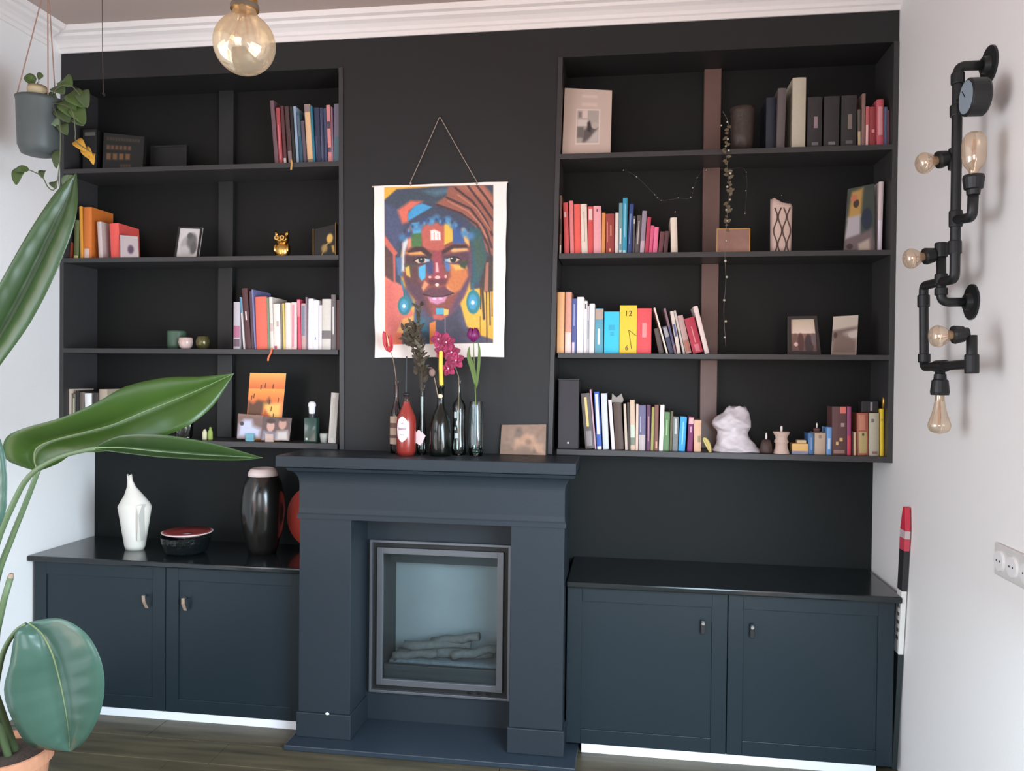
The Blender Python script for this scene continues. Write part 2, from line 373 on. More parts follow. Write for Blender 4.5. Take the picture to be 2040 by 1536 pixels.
tag(MB().box(1.195, 2.292, -.338, -.001, 0, .02).build('hearth_slab', mat('dark_hearth_slate', (40, 50, 60), .3, var=.1), bevel=.003), 'dark slate hearth slab lying in front of the fireplace', 'hearth')
MF = mat('gunmetal_frame', (128, 131, 138), .3, metal=.75)
t = thing('fireplace_insert', 'glass-fronted fire insert with double metal frame and ceramic logs', 'fire insert', ((x0+x1)/2, 0, z0))
def frame(mb, a, b, c, d_, w, y0, y1): return mb.box(a, a+w, y0, y1, c, d_).box(b-w, b, y0, y1, c, d_).box(a+w, b-w, y0, y1, c, c+w).box(a+w, b-w, y0, y1, d_-w, d_)
x1 = at(1017, 1200, -.08).x
frame(MB(), x0, x1, z0, z1, .010, -.082, -.0605).build('outer_frame', MF, t, bevel=.001)
gi = .030
frame(MB(), x0+gi, x1-gi, z0+gi, z1-gi, .024, -.078, -.06).build('inner_frame', MF, t, bevel=.001)
frame(MB(), x0+.0105, x1-.0105, z0+.0105, z1-.0105, gi-.011, -.064, -.0602).build('gap_plate', mat('black_gap', (18, 19, 20), .5), t)
gx0, gx1, gz0, gz1 = x0+gi+.024, x1-gi-.024, z0+gi+.024, z1-gi-.024
MB().box(gx0-.004, gx1+.004, -.068, -.064, gz0-.004, gz1+.004).build('glass_pane', PANE, t)
for k in range(3):
    cx = at(935+18*k, 1374, -.08).x; MB().box(cx-.008, cx+.008, -.070, -.0655, z0+.014, z0+.024).build('control_button', mat('button_black', (12, 12, 14), .3), t, bevel=.001)
FBD = .13
fb = MB().box(gx0-.03, gx0-.005, -.058, FBD, gz0-.02, gz1+.02).box(gx1+.005, gx1+.03, -.058, FBD, gz0-.02, gz1+.02).box(gx0-.03, gx1+.03, -.058, FBD, gz0-.03, gz0-.01).box(gx0-.03, gx1+.03, -.058, FBD, gz1+.01, gz1+.03)
fb.build('firebox_lining', mat('firebox_dark', (52, 56, 58), .5), t)
MB().box(gx0-.03, gx1+.03, FBD, FBD+.01, gz0-.03, gz1+.03).build('firebox_back', mat('pale_firebrick_panel', (164, 166, 164), .5, var=.12, bscale=8), t)
MB().box(gx0, gx1, .0, FBD-.001, gz0-.0095, gz0+.055).build('ember_bed', mat('grey_ember_bed', (120, 122, 124), .8, bump=.5, bscale=60, var=.3), t, bevel=.015)
MB().box(gx0-.004, gx1+.004, .04, .05, gz1-.062, gz1+.009).build('baffle_plate', mat('firebox_dark', (52, 56, 58), .5), t)
MB().box(gx0-.004, gx1+.004, -.045, -.02, gz0-.0095, gz0+.05).build('front_lip', mat('firebox_dark', (52, 56, 58), .5), t, bevel=.003)
LOGM = mat('ash_grey_log', (112, 108, 104), .85, bump=.5, bscale=50, var=.35)
def log(p, q, r):
    P = [Vector(p).lerp(Vector(q), k/6)+Vector((0, random.uniform(-.004, .004), random.uniform(-.006, .006))) for k in range(7)]
    MB().tube(P, [r*random.uniform(.82, 1.1) for _ in range(7)], 9).build('ceramic_log', LOGM, t, smooth=True)
zz = gz0+.06
log((gx0+.03, .05, zz+.012), (gx1-.04, .07, zz+.02), .022); log((gx0+.06, .03, zz+.045), (gx1-.13, .06, zz+.06), .020)
log((gx0+.17, .06, zz+.055), (gx1-.09, .03, zz+.10), .018); log((gx1-.20, .02, zz+.015), (gx1-.02, .05, zz+.045), .02); log((gx0+.02, .02, zz), (gx0+.20, .04, zz+.015), .02)
# ------------------------------------------------------------------ books
ORD = ['first', 'second', 'third', 'fourth', 'fifth', 'sixth', 'seventh', 'eighth', 'ninth', 'tenth', 'eleventh', 'twelfth', 'thirteenth', 'fourteenth', 'fifteenth', 'sixteenth', 'seventeenth', 'eighteenth', 'nineteenth', 'twentieth', 'twenty-first', 'twenty-second']
def book(desc, P0, P1, a, h, z, rgb, labels=(), depth=.15, group=None, label=None, cover=None, yf=.03, bulge=None, name='book'):
    tk = max(.006, (P1-P0)*math.cos(a))
    x = P0 if a <= 0 else P1-tk*math.cos(a)
    t = thing(name, label, 'book', (x, yf, z+(tk*math.sin(a) if a > 0 else 0)+.0003), group); t.rotation_euler = (0, a, 0)
    b = (min(.0035, tk*.14) if bulge is None else bulge); c = min(.0018, tk*.2)
    def sp(u): return b*(1-(1-(2*u-1)**2)) if tk > .009 else 0.0
    us = [k/6 for k in range(7)]
    outline = [(u*tk, sp(u)) for u in us]+[(tk, depth), (tk-c, depth), (tk-c, b+.0022), (c, b+.0022), (c, depth), (0, depth)]
    n = len(outline); v = [(p, q, 0) for p, q in outline]+[(p, q, h) for p, q in outline]
    f = [(i, (i+1) % n, n+(i+1) % n, n+i) for i in range(n)]
    for base, rev in ((0, True), (n, False)):     # caps: spine fan and the two boards
        q = [(0, 1, 2, 3, 4, 5, 6, 9, 10), (6, 7, 8, 9), (0, 10, 11, 12)]
        for s_ in q: f.append(tuple(base+i for i in (reversed(s_) if not rev else s_)))
    obj('cover', v, f, rgbmat(cover or rgb), t)
    mb = MB().box(c+.0001, tk-c-.0001, b+.0024, depth-.003, .0025, h-.003)
    obj('pages', mb.v, mb.f, PAPER, t)
    for (z0, z1, x0, x1, lr) in labels:
        vv = []; ff = []
        for k in range(5):
            u = x0+(x1-x0)*k/4
            vv += [(u*tk, sp(u)-.0005, z0*h), (u*tk, sp(u)-.0005, z1*h)]
        for k in range(4): ff.append((2*k, 2*k+2, 2*k+3, 2*k+1))
        obj('spine_label', vv, ff, rgbmat(lr, .45), t, thick=.0006)
    return t, tk, h
def inner(left, z):        # clear width of a bookcase at height z
    u = (z-1.107)/(ZHB-1.107)
    return (.0208, XA1+(XA0-XA1)*u-.0186) if left else (XB1+(XB0-XB1)*u+.0186, 3.4292)
def shelf_row(ox, oy, s, z, rows, where, group, yf=.03, base_y=None, depth=.15):
    out = []; prev = None; left = 'left bookcase' in where
    for i, r in enumerate(rows):
        desc, xl, xr, xt, yt, rgb = r[:6]; kw = r[6] if len(r) > 6 else {}
        kw = dict(kw); yb = kw.pop('yf', yf); labels = kw.pop('labels', ())
        p0 = atz_y(ox+xl/s, z, yb)+.0003; p1 = atz_y(ox+xr/s, z, yb)-.0003
        top = at(ox+xt/s, oy+yt/s, yb); hh = top.z-z; a = math.atan2(top.x-p0, hh)
        if abs(a) < .012: a = 0
        ta = math.tan(a); zt = hh
        need = max(inner(left, z)[0]-p0, inner(left, z+zt)[0]-(p0+ta*zt))
        if prev:                      # each book stands clear of its neighbour
            q1, qt, qh = prev; zm = min(qh, zt); need = max(need, q1-p0, q1+qt*zm-(p0+ta*zm))
        if need > -.0003: p0 += need+.0005; p1 = max(p1, p0+.0065)
        over = max(p1-inner(left, z)[1], p1+ta*zt-inner(left, z+zt)[1])
        if over > 0: p1 -= over+.0004; p0 = min(p0, p1-.006)
        kw.setdefault('depth', depth); prev = (p1+.0004, ta, zt)
        out.append(book(desc, p0, p1, a, hh/math.cos(a), z, rgb, labels, group=group, yf=yb, label='%s, %s from left on %s' % (desc, ORD[i], where), **kw))
    return out
def atz_y(px, z, y):       # x of the point on the line (y, z) seen in column px
    lo, hi = 0., 1536.
    for _ in range(40):
        mid = (lo+hi)/2
        if at(px, mid, y).z > z: lo = mid
        else: hi = mid
    return at(px, lo, y).x
CR, WH, DK = (232, 216, 200), (240, 234, 230), (60, 52, 52)
LB = lambda *a: dict(labels=list(a))
# right bookcase, second shelf
shelf_row(1090, 370, 5.667, ZR[1], [
 ('thin brown book with cream foot', 107, 158, 118, 110, (128, 96, 82), LB((0, .16, .1, .9, CR), (.35, .6, .1, .9, (60, 52, 50)))),
 ('pinkish red book', 195, 249, 180, 192, (214, 84, 84), LB((.72, .82, .15, .6, (236, 190, 186)))),
 ('tall slim pale pink book', 260, 306, 247, 172, (232, 130, 130)),
 ('coral red book', 309, 380, 302, 208, (238, 96, 86)),
 ('cream book with fine grey title', 387, 459, 376, 208, (236, 218, 202), LB((.25, .85, .48, .58, (150, 135, 125)))),
 ('red book with white top label', 461, 520, 461, 236, (220, 78, 78), LB((.72, .95, .15, .85, (240, 200, 196)))),
 ('broad soft pink book', 523, 610, 522, 230, (240, 168, 174), LB((.88, .94, .42, .58, (120, 60, 80)))),
 ('narrow orange book', 613, 654, 615, 306, (226, 152, 84)),
 ('thick brick red book with gilt title', 657, 758, 657, 318, (156, 60, 56), LB((.3, .8, .18, .26, (206, 130, 110)), (.45, .72, .5, .7, (200, 120, 104)), (.06, .14, .4, .6, (240, 170, 110)))),
 ('slim off-white book', 764, 803, 767, 305, (234, 220, 214)),
 ('grey teal book', 805, 847, 806, 196, (118, 160, 166), LB((.2, .5, .3, .7, WH), (.03, .08, .2, .8, WH))),
 ('tallest bright blue book', 848, 900, 864, 138, (52, 158, 190), LB((.3, .9, .4, .6, (150, 215, 230)), (.02, .07, .1, .7, (190, 235, 240)))),
 ('dark blue book with light lettering', 903, 953, 932, 205, (46, 70, 128), LB((.2, .8, .3, .5, (130, 150, 190)))),
 ('narrow charcoal book', 955, 985, 970, 345, (92, 88, 94), LB((.8, .92, .2, .8, (205, 200, 200)))),
 ('dark taupe book with pale title strip', 988, 1040, 1018, 335, (92, 82, 82), LB((.25, .85, .35, .6, (190, 180, 176)))),
 ('lilac grey book', 1043, 1095, 1076, 285, (154, 142, 158), LB((0, .3, .1, .9, (205, 180, 192)))),
 ('crimson book', 1099, 1143, 1133, 357, (190, 62, 88)),
 ('narrow hot pink book', 1146, 1186, 1172, 452, (228, 96, 136)),
 ('wider bright pink book', 1189, 1242, 1210, 468, (240, 122, 160)),
 ('mauve brown book', 1250, 1302, 1278, 520, (112, 66, 72)),
 ('small dark plum book', 1306, 1358, 1326, 515, (90, 58, 62)),
 ('lone cream book', 1400, 1475, 1392, 362, (236, 222, 206)),
], 'second shelf of right bookcase', 'books on the second shelf of the right bookcase')
# right bookcase, third shelf
rows = shelf_row(1090, 560, 5.667, ZR[2], [
 ('tall peach book', 92, 190, 103, 125, (246, 184, 128)),
 ('salmon book with pale foot', 198, 270, 201, 125, (224, 160, 138), LB((0, .34, .02, .98, (244, 214, 202)))),
 ('slim blue book', 273, 330, 278, 198, (82, 92, 150), LB((.5, .9, .35, .6, (150, 165, 205)), (0, .2, .1, .6, (222, 205, 222)))),
 ('tall white book', 333, 409, 338, 180, (242, 234, 232)),
 ('thin white book with black mark', 411, 448, 417, 225, (236, 230, 230), LB((.85, .95, .3, .7, (70, 66, 70)))),
 ('very thin pale grey book', 449, 469, 451, 285, (214, 208, 212), LB((.3, .7, .2, .8, (160, 165, 180)))),
 ('short white book', 471, 532, 474, 255, (246, 242, 242)),
 ('teal book with beige picture top', 535, 630, 536, 310, (94, 162, 182), LB((.76, .98, .02, .98, (186, 160, 146)), (.2, .55, .35, .6, (225, 240, 242)))),
 ('thick cyan book with embossed spine', 640, 812, 648, 345, (58, 200, 232), LB((.55, .68, .3, .7, (44, 172, 205)), (.42, .52, .4, .65, (44, 172, 205)))),
 ('thick yellow book with clock face spine', 815, 1010, 820, 275, (246, 208, 58), dict(bulge=.001)),
 ('thick red book with pink title', 1013, 1174, 1018, 308, (236, 84, 90), LB((.36, .68, .35, .65, (244, 150, 150)))),
 ('dark grey leaning booklet', 1262, 1322, 1205, 540, (92, 82, 78), dict(yf=.045)),
 ('leaning cream book beside the red one', 1328, 1367, 1183, 305, (236, 222, 206)),
 ('leaning navy and grey book', 1378, 1434, 1300, 515, (66, 68, 92), LB((.6, .95, .1, .9, (170, 165, 170)))),
 ('leaning thin mauve pamphlet', 1438, 1464, 1315, 310, (136, 104, 116), LB((.2, .6, .1, .9, (70, 76, 120)))),
 ('leaning ivory booklet', 1470, 1512, 1388, 345, (230, 214, 204), LB((.4, .7, .2, .8, (84, 90, 140)))),
 ('leaning pale beige booklet', 1518, 1560, 1412, 335, (206, 196, 188)),
 ('leaning dusty pink book', 1566, 1634, 1468, 395, (196, 162, 156), LB((.05, .35, .1, .9, (176, 110, 90)))),
 ('leaning crimson book with white lettering', 1650, 1768, 1548, 428, (186, 52, 74), LB((.3, .75, .45, .55, (225, 140, 140)), (.04, .25, .3, .75, (215, 110, 124)))),
 ('leaning white book against the batten', 1783, 1836, 1650, 290, (242, 222, 216)),
], 'third shelf of right bookcase', 'books on the third shelf of the right bookcase', depth=.13)
# the clock on the yellow spine
yb, tk, hh = rows[9]
INK = mat('black_print', (40, 34, 20), .5)
def text(s, size, x, z, parent, name, m_, ry=0):
    cu = bpy.data.curves.new('t', 'FONT'); cu.body = s; cu.size = size; cu.align_x = 'CENTER'; cu.extrude = .0002
    o = bpy.data.objects.new('t', cu); COL.objects.link(o); dg = bpy.context.evaluated_depsgraph_get()
    me = bpy.data.meshes.new_from_object(o.evaluated_get(dg)); bpy.data.objects.remove(o)
    me.materials.clear(); me.materials.append(m_)
    q = bpy.data.objects.new(name, me); COL.objects.link(q); q.parent = parent; q.location = (x, -.0006, z); q.rotation_euler = (math.pi/2, 0, 0); return q
text('12', hh*.16, tk*.5, hh*.78, yb, 'clock_numeral', INK); text('6', hh*.14, tk*.42, hh*.07, yb, 'clock_numeral', INK)
def hand(p, q, nm):
    MBh = MB(); a, b = Vector((p[0]*tk, -.0004, p[1]*hh)), Vector((q[0]*tk, -.0004, q[1]*hh)); d_ = (b-a).normalized(); w = Vector((d_.z, 0, -d_.x))*.0011
    MBh.add([a-w, b-w, b+w, a+w], [(0, 1, 2, 3)]); obj(nm, MBh.v, MBh.f, INK, yb, thick=.0004)
hand((.52, .49), (.96, .37), 'clock_hand'); hand((.52, .49), (.70, .10), 'clock_hand')
# right bookcase, bottom shelf
shelf_row(1090, 740, 5.667, ZR[3], [
 ('dark grey book with gold title strip', 432, 535, 378, 252, (88, 80, 78), LB((.4, .93, .35, .62, (226, 190, 116)), (.05, .32, .2, .8, (132, 122, 124)))),
 ('thin rosy pamphlet', 538, 556, 480, 205, (190, 148, 164)),
 ('blue book with white title panel', 562, 620, 528, 232, (56, 92, 172), LB((.26, .96, .2, .75, (238, 234, 244)), (.0, .05, .1, .9, WH))),
 ('pale grey book', 630, 698, 606, 250, (206, 208, 216)),
 ('pinkish white book', 728, 768, 688, 322, (236, 216, 226)),
 ('thick dark brown book', 772, 866, 745, 360, (84, 64, 54)),
 ('thin ivory book', 880, 910, 862, 368, (206, 186, 166)),
 ('thin dark umber book', 912, 938, 902, 352, (58, 46, 40)),
 ('beige book with green landscape foot', 940, 996, 934, 322, (216, 186, 160), LB((.25, .5, .05, .95, (200, 214, 190)), (.1, .25, .05, .95, (120, 130, 112)))),
 ('slim pale peach book', 998, 1027, 1001, 370, (226, 196, 180)),
 ('violet grey book with pale foot', 1030, 1110, 1040, 382, (108, 104, 136), LB((0, .34, .05, .95, (190, 176, 176)), (.4, .75, .2, .3, (190, 185, 200)))),
 ('deep purple book', 1118, 1165, 1130, 380, (98, 58, 90), LB((.2, .75, .35, .65, (176, 130, 140)))),
 ('narrow olive book', 1168, 1200, 1182, 405, (162, 156, 88)),
 ('reddish brown book', 1203, 1254, 1212, 380, (130, 84, 74), LB((.05, .2, .3, .7, (210, 160, 130)))),
 ('bright white book', 1261, 1308, 1280, 382, (246, 244, 242)),
 ('green book with light title', 1311, 1374, 1327, 460, (104, 140, 94), LB((.4, .8, .35, .6, (160, 190, 140)))),
 ('narrow dark olive book', 1380, 1410, 1396, 448, (98, 94, 68)),
 ('grey book with white spine print', 1412, 1475, 1425, 515, (126, 130, 130), LB((.5, .95, .3, .7, (190, 195, 192)))),
 ('sky blue book', 1480, 1556, 1505, 515, (66, 166, 220), LB((.2, .85, .4, .6, (130, 205, 235)))),
 ('magenta book with pink top', 1580, 1642, 1600, 515, (122, 44, 96), LB((.8, .98, .05, .95, (226, 176, 176)), (.55, .72, .35, .65, (200, 150, 170)))),
 ('peach book with green sprig', 1648, 1738, 1658, 550, (228, 180, 148), LB((.3, .5, .5, .9, (150, 140, 100)))),
], 'bottom shelf of right bookcase', 'books on the bottom shelf of the right bookcase', depth=.14)
# right bookcase, top shelf
shelf_row(1400, 120, 5.1, ZR[0], [
 ('dark navy folder', 640, 738, 655, 380, (36, 42, 54), dict(yf=.05)),
 ('leaning grey mauve book', 742, 832, 762, 285, (98, 88, 88)),
 ('tall thick cream book', 905, 1042, 912, 178, (192, 182, 162)),
 ('black binder with pink label', 1062, 1210, 1068, 375, (46, 42, 43), LB((.4, .62, .42, .68, (150, 124, 128)), (.07, .13, .3, .75, (110, 106, 106)))),
 ('plain black binder with silver mark', 1228, 1385, 1240, 368, (46, 43, 43), LB((.07, .13, .3, .75, (124, 120, 120)))),
 ('black binder with beige label', 1405, 1560, 1410, 360, (46, 43, 42), LB((.36, .64, .42, .68, (130, 116, 106)), (.08, .14, .3, .75, (100, 98, 96)))),
 ('thin grey book with cream foot', 1576, 1606, 1576, 500, (96, 86, 78), LB((0, .42, .05, .95, (206, 176, 136)))),
 ('thin tall tan pamphlet', 1612, 1648, 1618, 340, (140, 106, 98)),
 ('short rose book with white foot', 1652, 1688, 1656, 470, (196, 96, 98), LB((0, .55, .1, .7, (236, 190, 186)))),
 ('wide dark red book', 1690, 1766, 1692, 475, (150, 56, 60), LB((.36, .44, .3, .7, (220, 140, 140)))),
 ('tall pink book with white print', 1769, 1842, 1770, 400, (198, 88, 100), LB((.25, .85, .2, .8, (218, 150, 152)))),
 ('narrow slate blue book', 1845, 1880, 1846, 475, (84, 94, 122)),
 ('narrow plum book', 1883, 1918, 1884, 505, (122, 70, 88)),
], 'top shelf of right bookcase', 'books on the top shelf of the right bookcase')
# left bookcase, top shelf
shelf_row(340, 0, 3.84, ZL[0], [
 ('leaning dusky mauve book', 796, 826, 757, 770, (112, 84, 90)),
 ('leaning red book', 828, 857, 802, 826, (170, 72, 78), LB((.1, .7, .4, .6, (214, 130, 130)))),
 ('leaning thin maroon book with white foot', 864, 888, 838, 812, (92, 52, 56), LB((0, .12, .1, .9, (214, 205, 200)))),
 ('leaning dark brown book', 900, 932, 868, 815, (78, 54, 54), LB((0, .24, .05, .95, (130, 112, 112)))),
 ('leaning near-black book', 936, 958, 908, 815, (38, 36, 38)),
 ('leaning slim pale blue book', 962, 982, 936, 815, (146, 168, 188)),
 ('leaning petrol blue book', 985, 1013, 957, 865, (48, 86, 108), LB((.55, .95, .1, .9, (86, 100, 116)))),
 ('leaning grey plum book', 1016, 1042, 992, 925, (92, 82, 94)),
 ('cream book with grey top', 1046, 1090, 1018, 800, (226, 184, 142), LB((.87, .995, .02, .98, (146, 128, 126)), (0, .09, .02, .98, (140, 124, 108)))),
 ('thin teal book', 1092, 1108, 1066, 812, (44, 118, 142)),
 ('dark navy book', 1111, 1150, 1094, 825, (50, 54, 80), LB((.1, .5, .2, .3, (100, 105, 135)))),
 ('narrow navy book with fine white lines', 1152, 1176, 1138, 826, (58, 64, 92), LB((.1, .9, .35, .45, (130, 135, 160)))),
 ('narrow ink blue book', 1178, 1200, 1166, 830, (66, 72, 102)),
 ('blush pink book with dark print', 1205, 1234, 1188, 805, (216, 140, 140), LB((.6, .72, .1, .9, (80, 70, 90)), (.2, .28, .1, .9, (90, 80, 100)))),
 ('thin mauve booklet', 1235, 1243, 1226, 820, (150, 120, 140)),
 ('lilac grey book with teal foot', 1244, 1309, 1244, 795, (124, 116, 136), LB((0, .45, .03, .97, (92, 122, 134)))),
], 'top shelf of left bookcase', 'books on the top shelf of the left bookcase', yf=.035)
# left bookcase, second shelf
shelf_row(100, 380, 4.267, ZL[1], [
 ('low dark rust book', 118, 150, 128, 440, (140, 62, 42)),
 ('moss green book', 194, 236, 204, 250, (92, 100, 58), LB((0, .09, .05, .95, (200, 186, 130)))),
 ('tall yellow ochre book', 237, 280, 226, 135, (218, 148, 48)),
 ('tall orange book with white foot', 281, 348, 286, 140, (216, 118, 48), LB((0, .2, .1, .75, (224, 190, 180)))),
 ('pinkish white book', 410, 446, 396, 265, (206, 186, 182)),
 ('coral red book', 514, 592, 500, 280, (238, 92, 84)),
], 'second shelf of left bookcase', 'books on the second shelf of the left bookcase')
# left bookcase, third shelf
shelf_row(400, 400, 4.518, ZL[2], [
 ('white book with pink picture foot', 290, 350, 290, 912, (190, 182, 188), LB((.25, .5, .05, .95, (176, 104, 132)), (.06, .22, .05, .95, (110, 84, 96)))),
 ('slim leaning white book with blue top', 364, 382, 331, 870, (216, 206, 204), LB((.7, .99, .05, .95, (60, 138, 178)))),
 ('tall leaning maroon book', 404, 452, 366, 790, (86, 48, 50), LB((.48, .62, .4, .65, (230, 215, 210)))),
 ('leaning dark mauve book', 455, 478, 434, 815, (82, 60, 70)),
 ('lavender blue book', 479, 491, 452, 800, (126, 126, 172), dict(depth=.17)),
 ('thick coral orange book', 492, 602, 480, 866, (238, 108, 88)),
 ('thin sage green book', 605, 624, 592, 872, (122, 142, 116)),
 ('tall ivory book with grey side', 625, 655, 612, 868, (228, 216, 206), LB((.35, .5, .05, .95, (205, 176, 170)))),
 ('cream book with small red foot mark', 656, 718, 648, 928, (238, 226, 216), LB((.01, .08, .1, .5, (196, 90, 100)), (.5, .62, .5, .8, (196, 170, 160)))),
 ('thin taupe book', 720, 736, 717, 930, (140, 126, 114)),
 ('narrow yellow book', 737, 758, 727, 925, (222, 200, 116)),
 ('blush cream book', 759, 806, 757, 918, (246, 222, 212)),
 ('pale pink book with rose stripe', 807, 860, 807, 915, (242, 206, 202), LB((.05, .95, .25, .6, (226, 140, 156)))),
 ('crimson pink book', 861, 902, 851, 888, (218, 84, 110), LB((.66, .98, .05, .95, (236, 130, 146)))),
 ('patterned beige book with blue lettering', 903, 946, 900, 925, (200, 162, 156), LB((.3, .95, .2, .8, (120, 130, 150)))),
 ('thin grey lilac booklet', 947, 960, 942, 868, (130, 116, 126)),
 ('white book', 961, 1006, 962, 882, (246, 238, 238)),
 ('white book with tiny blue print', 1007, 1054, 1008, 897, (248, 240, 242), LB((.2, .26, .4, .6, (110, 120, 170)))),
 ('low grey white book', 1055, 1086, 1056, 940, (226, 216, 218)),
 ('stone grey book with dark band', 1087, 1168, 1088, 885, (216, 206, 196), LB((.22, .38, .01, .99, (120, 112, 110)))),
 ('tall taupe book with white strip', 1170, 1216, 1168, 845, (118, 108, 108), LB((.28, .78, .3, .62, (226, 218, 212)))),
 ('dark brown book with pale lettering', 1218, 1266, 1218, 893, (104, 68, 68), LB((.25, .85, .6, .8, (196, 160, 156)))),
], 'third shelf of left bookcase', 'books on the third shelf of the left bookcase')
# left bookcase, bottom shelf
shelf_row(0, 700, 3.84, ZL[3], [
 ('cream book', 484, 542, 483, 288, (228, 208, 194)),
 ('thin grey and black book', 546, 574, 546, 325, (112, 106, 92), LB((.4, .9, .4, .8, (190, 186, 160)))),
 ('dark book', 576, 600, 576, 300, (46, 42, 42)),
 ('greyish brown book', 603, 642, 603, 312, (110, 98, 90)),
 ('white book', 650, 700, 644, 322, (244, 242, 240)),
 ('dark brown book', 704, 748, 704, 318, (62, 54, 50)),
 ('greyish beige book', 754, 815, 754, 290, (182, 164, 146)),
], 'bottom shelf of left bookcase', 'books half hidden behind the big leaf')

# ------------------------------------------------------------------ pieces on the shelves
def scale_at(p): return FPX/((Vector(p)-CAM).dot(Fv))
def prof_px(cx, y, prof, zb=None):      # (half width px, row px) -> (radius, z), and the axis x
    out = []; x = None
    for k, (hw, py) in enumerate(prof):
        p = at(cx, py, y); r = hw/scale_at(p); z = p.z
        if k == 0 and zb is not None: z = zb
        out.append((r, z)); x = p.x if x is None else x
    return x, out
def turned(name, label, cat, cx, y, zb, parts, seg=28, group=None):   # parts: name, profile from below, material
    x, pr = prof_px(cx, y, parts[0][1], zb)
    t = thing(name, label, cat, (x, y, zb), group)
    for i, q in enumerate(parts):
        _, pr = prof_px(cx, y, q[1], zb+.0003 if i == 0 else None)
        MB().lathe([(0, pr[0][1])]+pr+([] if q[0] == 'glass' else [(0, pr[-1][1])]), q[3] if len(q) > 3 else seg, (x, y, 0)).build(q[0], q[2], t, smooth=True)
    return t
def picture(name, label, cat, c, y, canvas, zb, thick=.006, lean=.02, back=None, rough=.45, frame=0, framemat=None, group=None):
    TL, TR, BR, BL = c
    B0, B1 = at(*BL, y), at(*BR, y); B0.z = B1.z = zb+.0008+thick*lean/.06*.5
    T0, T1 = at(*TL, y), at(*TR, y); T0.y += lean; T1.y += lean
    t = thing(name, label, cat, ((B0.x+B1.x)/2, y, zb), group)
    n = (B1-B0).cross(T0-B0).normalized()
    if n.y > 0: n = -n
    o = n*-thick
    MB().hexa([B0, B1, B1+o, B0+o], [T0, T1, T1+o, T0+o]).build('board', back or mat('card_board', (196, 186, 176), .7), t)
    e = n*.0006; k = frame
    def lerp(u, v): return (T0*(1-u)+T1*u)*(1-v)+(B0*(1-u)+B1*u)*v
    canvas.sheet('print', [lerp(k, k*.8)+e, lerp(1-k, k*.8)+e, lerp(1-k, 1-k*.8)+e, lerp(k, 1-k*.8)+e], t, rough)
    if framemat:
        w = frame or .05
        for (a, b, c_, d_) in (((0, 0), (1, 0), (1-w, w*.8), (w, w*.8)), ((w, 1-w*.8), (1-w, 1-w*.8), (1, 1), (0, 1)), ((0, 0), (w, w*.8), (w, 1-w*.8), (0, 1)), ((1-w, w*.8), (1, 0), (1, 1), (1-w, 1-w*.8))):
            q = [lerp(*p) for p in (a, b, c_, d_)]; MB().hexa([p+n*.0002 for p in q], [p+n*.006 for p in q]).build('frame_bar', framemat, t)
    return t
def boxy(name, label, cat, x0, x1, ytop, y, depth, zb, m_, bevel=.002, group=None, parts=None):
    a, b = atz_y(x0, zb, y), atz_y(x1, zb, y); h = at((x0+x1)/2, ytop, y).z
    t = thing(name, label, cat, ((a+b)/2, y+depth/2, zb), group)
    MB().box(a, b, y, y+depth, zb+.0003, h).build('body', m_, t, bevel=bevel)
    return t, a, b, h
# --- right bookcase, top shelf
c = Canvas(1115, 170, 1216, 305, 90, (206, 184, 172))
c.poly([(1142, 212), (1192, 212), (1192, 285), (1142, 285)], (232, 216, 206), 1).poly([(1144, 214), (1190, 214), (1190, 282), (1144, 282)], (176, 166, 158), 1)
c.poly([(1145, 216), (1166, 214), (1166, 231), (1145, 231)], (222, 200, 192), 1).poly([(1146, 217), (1154, 217), (1154, 230), (1146, 230)], (140, 128, 122), 2)
c.poly([(1145, 234), (1166, 234), (1166, 247), (1145, 247)], (214, 202, 194), 1).poly([(1145, 249), (1158, 249), (1158, 271), (1145, 271)], (118, 110, 106), 2)
c.poly([(1158, 256), (1168, 250), (1188, 250), (1176, 268), (1162, 280), (1157, 280)], (98, 92, 90), 3).poly([(1166, 240), (1171, 236), (1175, 250), (1173, 260), (1166, 256)], (58, 54, 54), 2).ell(1182, 246, 7, 7, (190, 176, 168))
c.poly([(1180, 262), (1190, 256), (1190, 281), (1168, 281)], (196, 186, 180), 3)
for y_ in (185, 202): c.poly([(1153, y_-3), (1185, y_-3), (1185, y_+3), (1153, y_+3)], (220, 198, 188), 2)
picture('art_book', 'beige art book facing out with small grey staircase photo on cover', 'book', [(1124, 170), (1219, 175), (1216, 303), (1120, 305)], .03, c, ZR[0], .022, .03, G((196, 176, 164)))
turned('dark_vase', 'dark brown cylindrical vase on the top right shelf beside the batten', 'vase', 1478, .06, ZR[0], [('body', [(21, 297), (22, 270), (23, 225), (24, 217), (21, 216), (20, 225)], mat('dark_brown_ceramic', (60, 48, 42), .45, bump=.3, bscale=40, var=.3))])
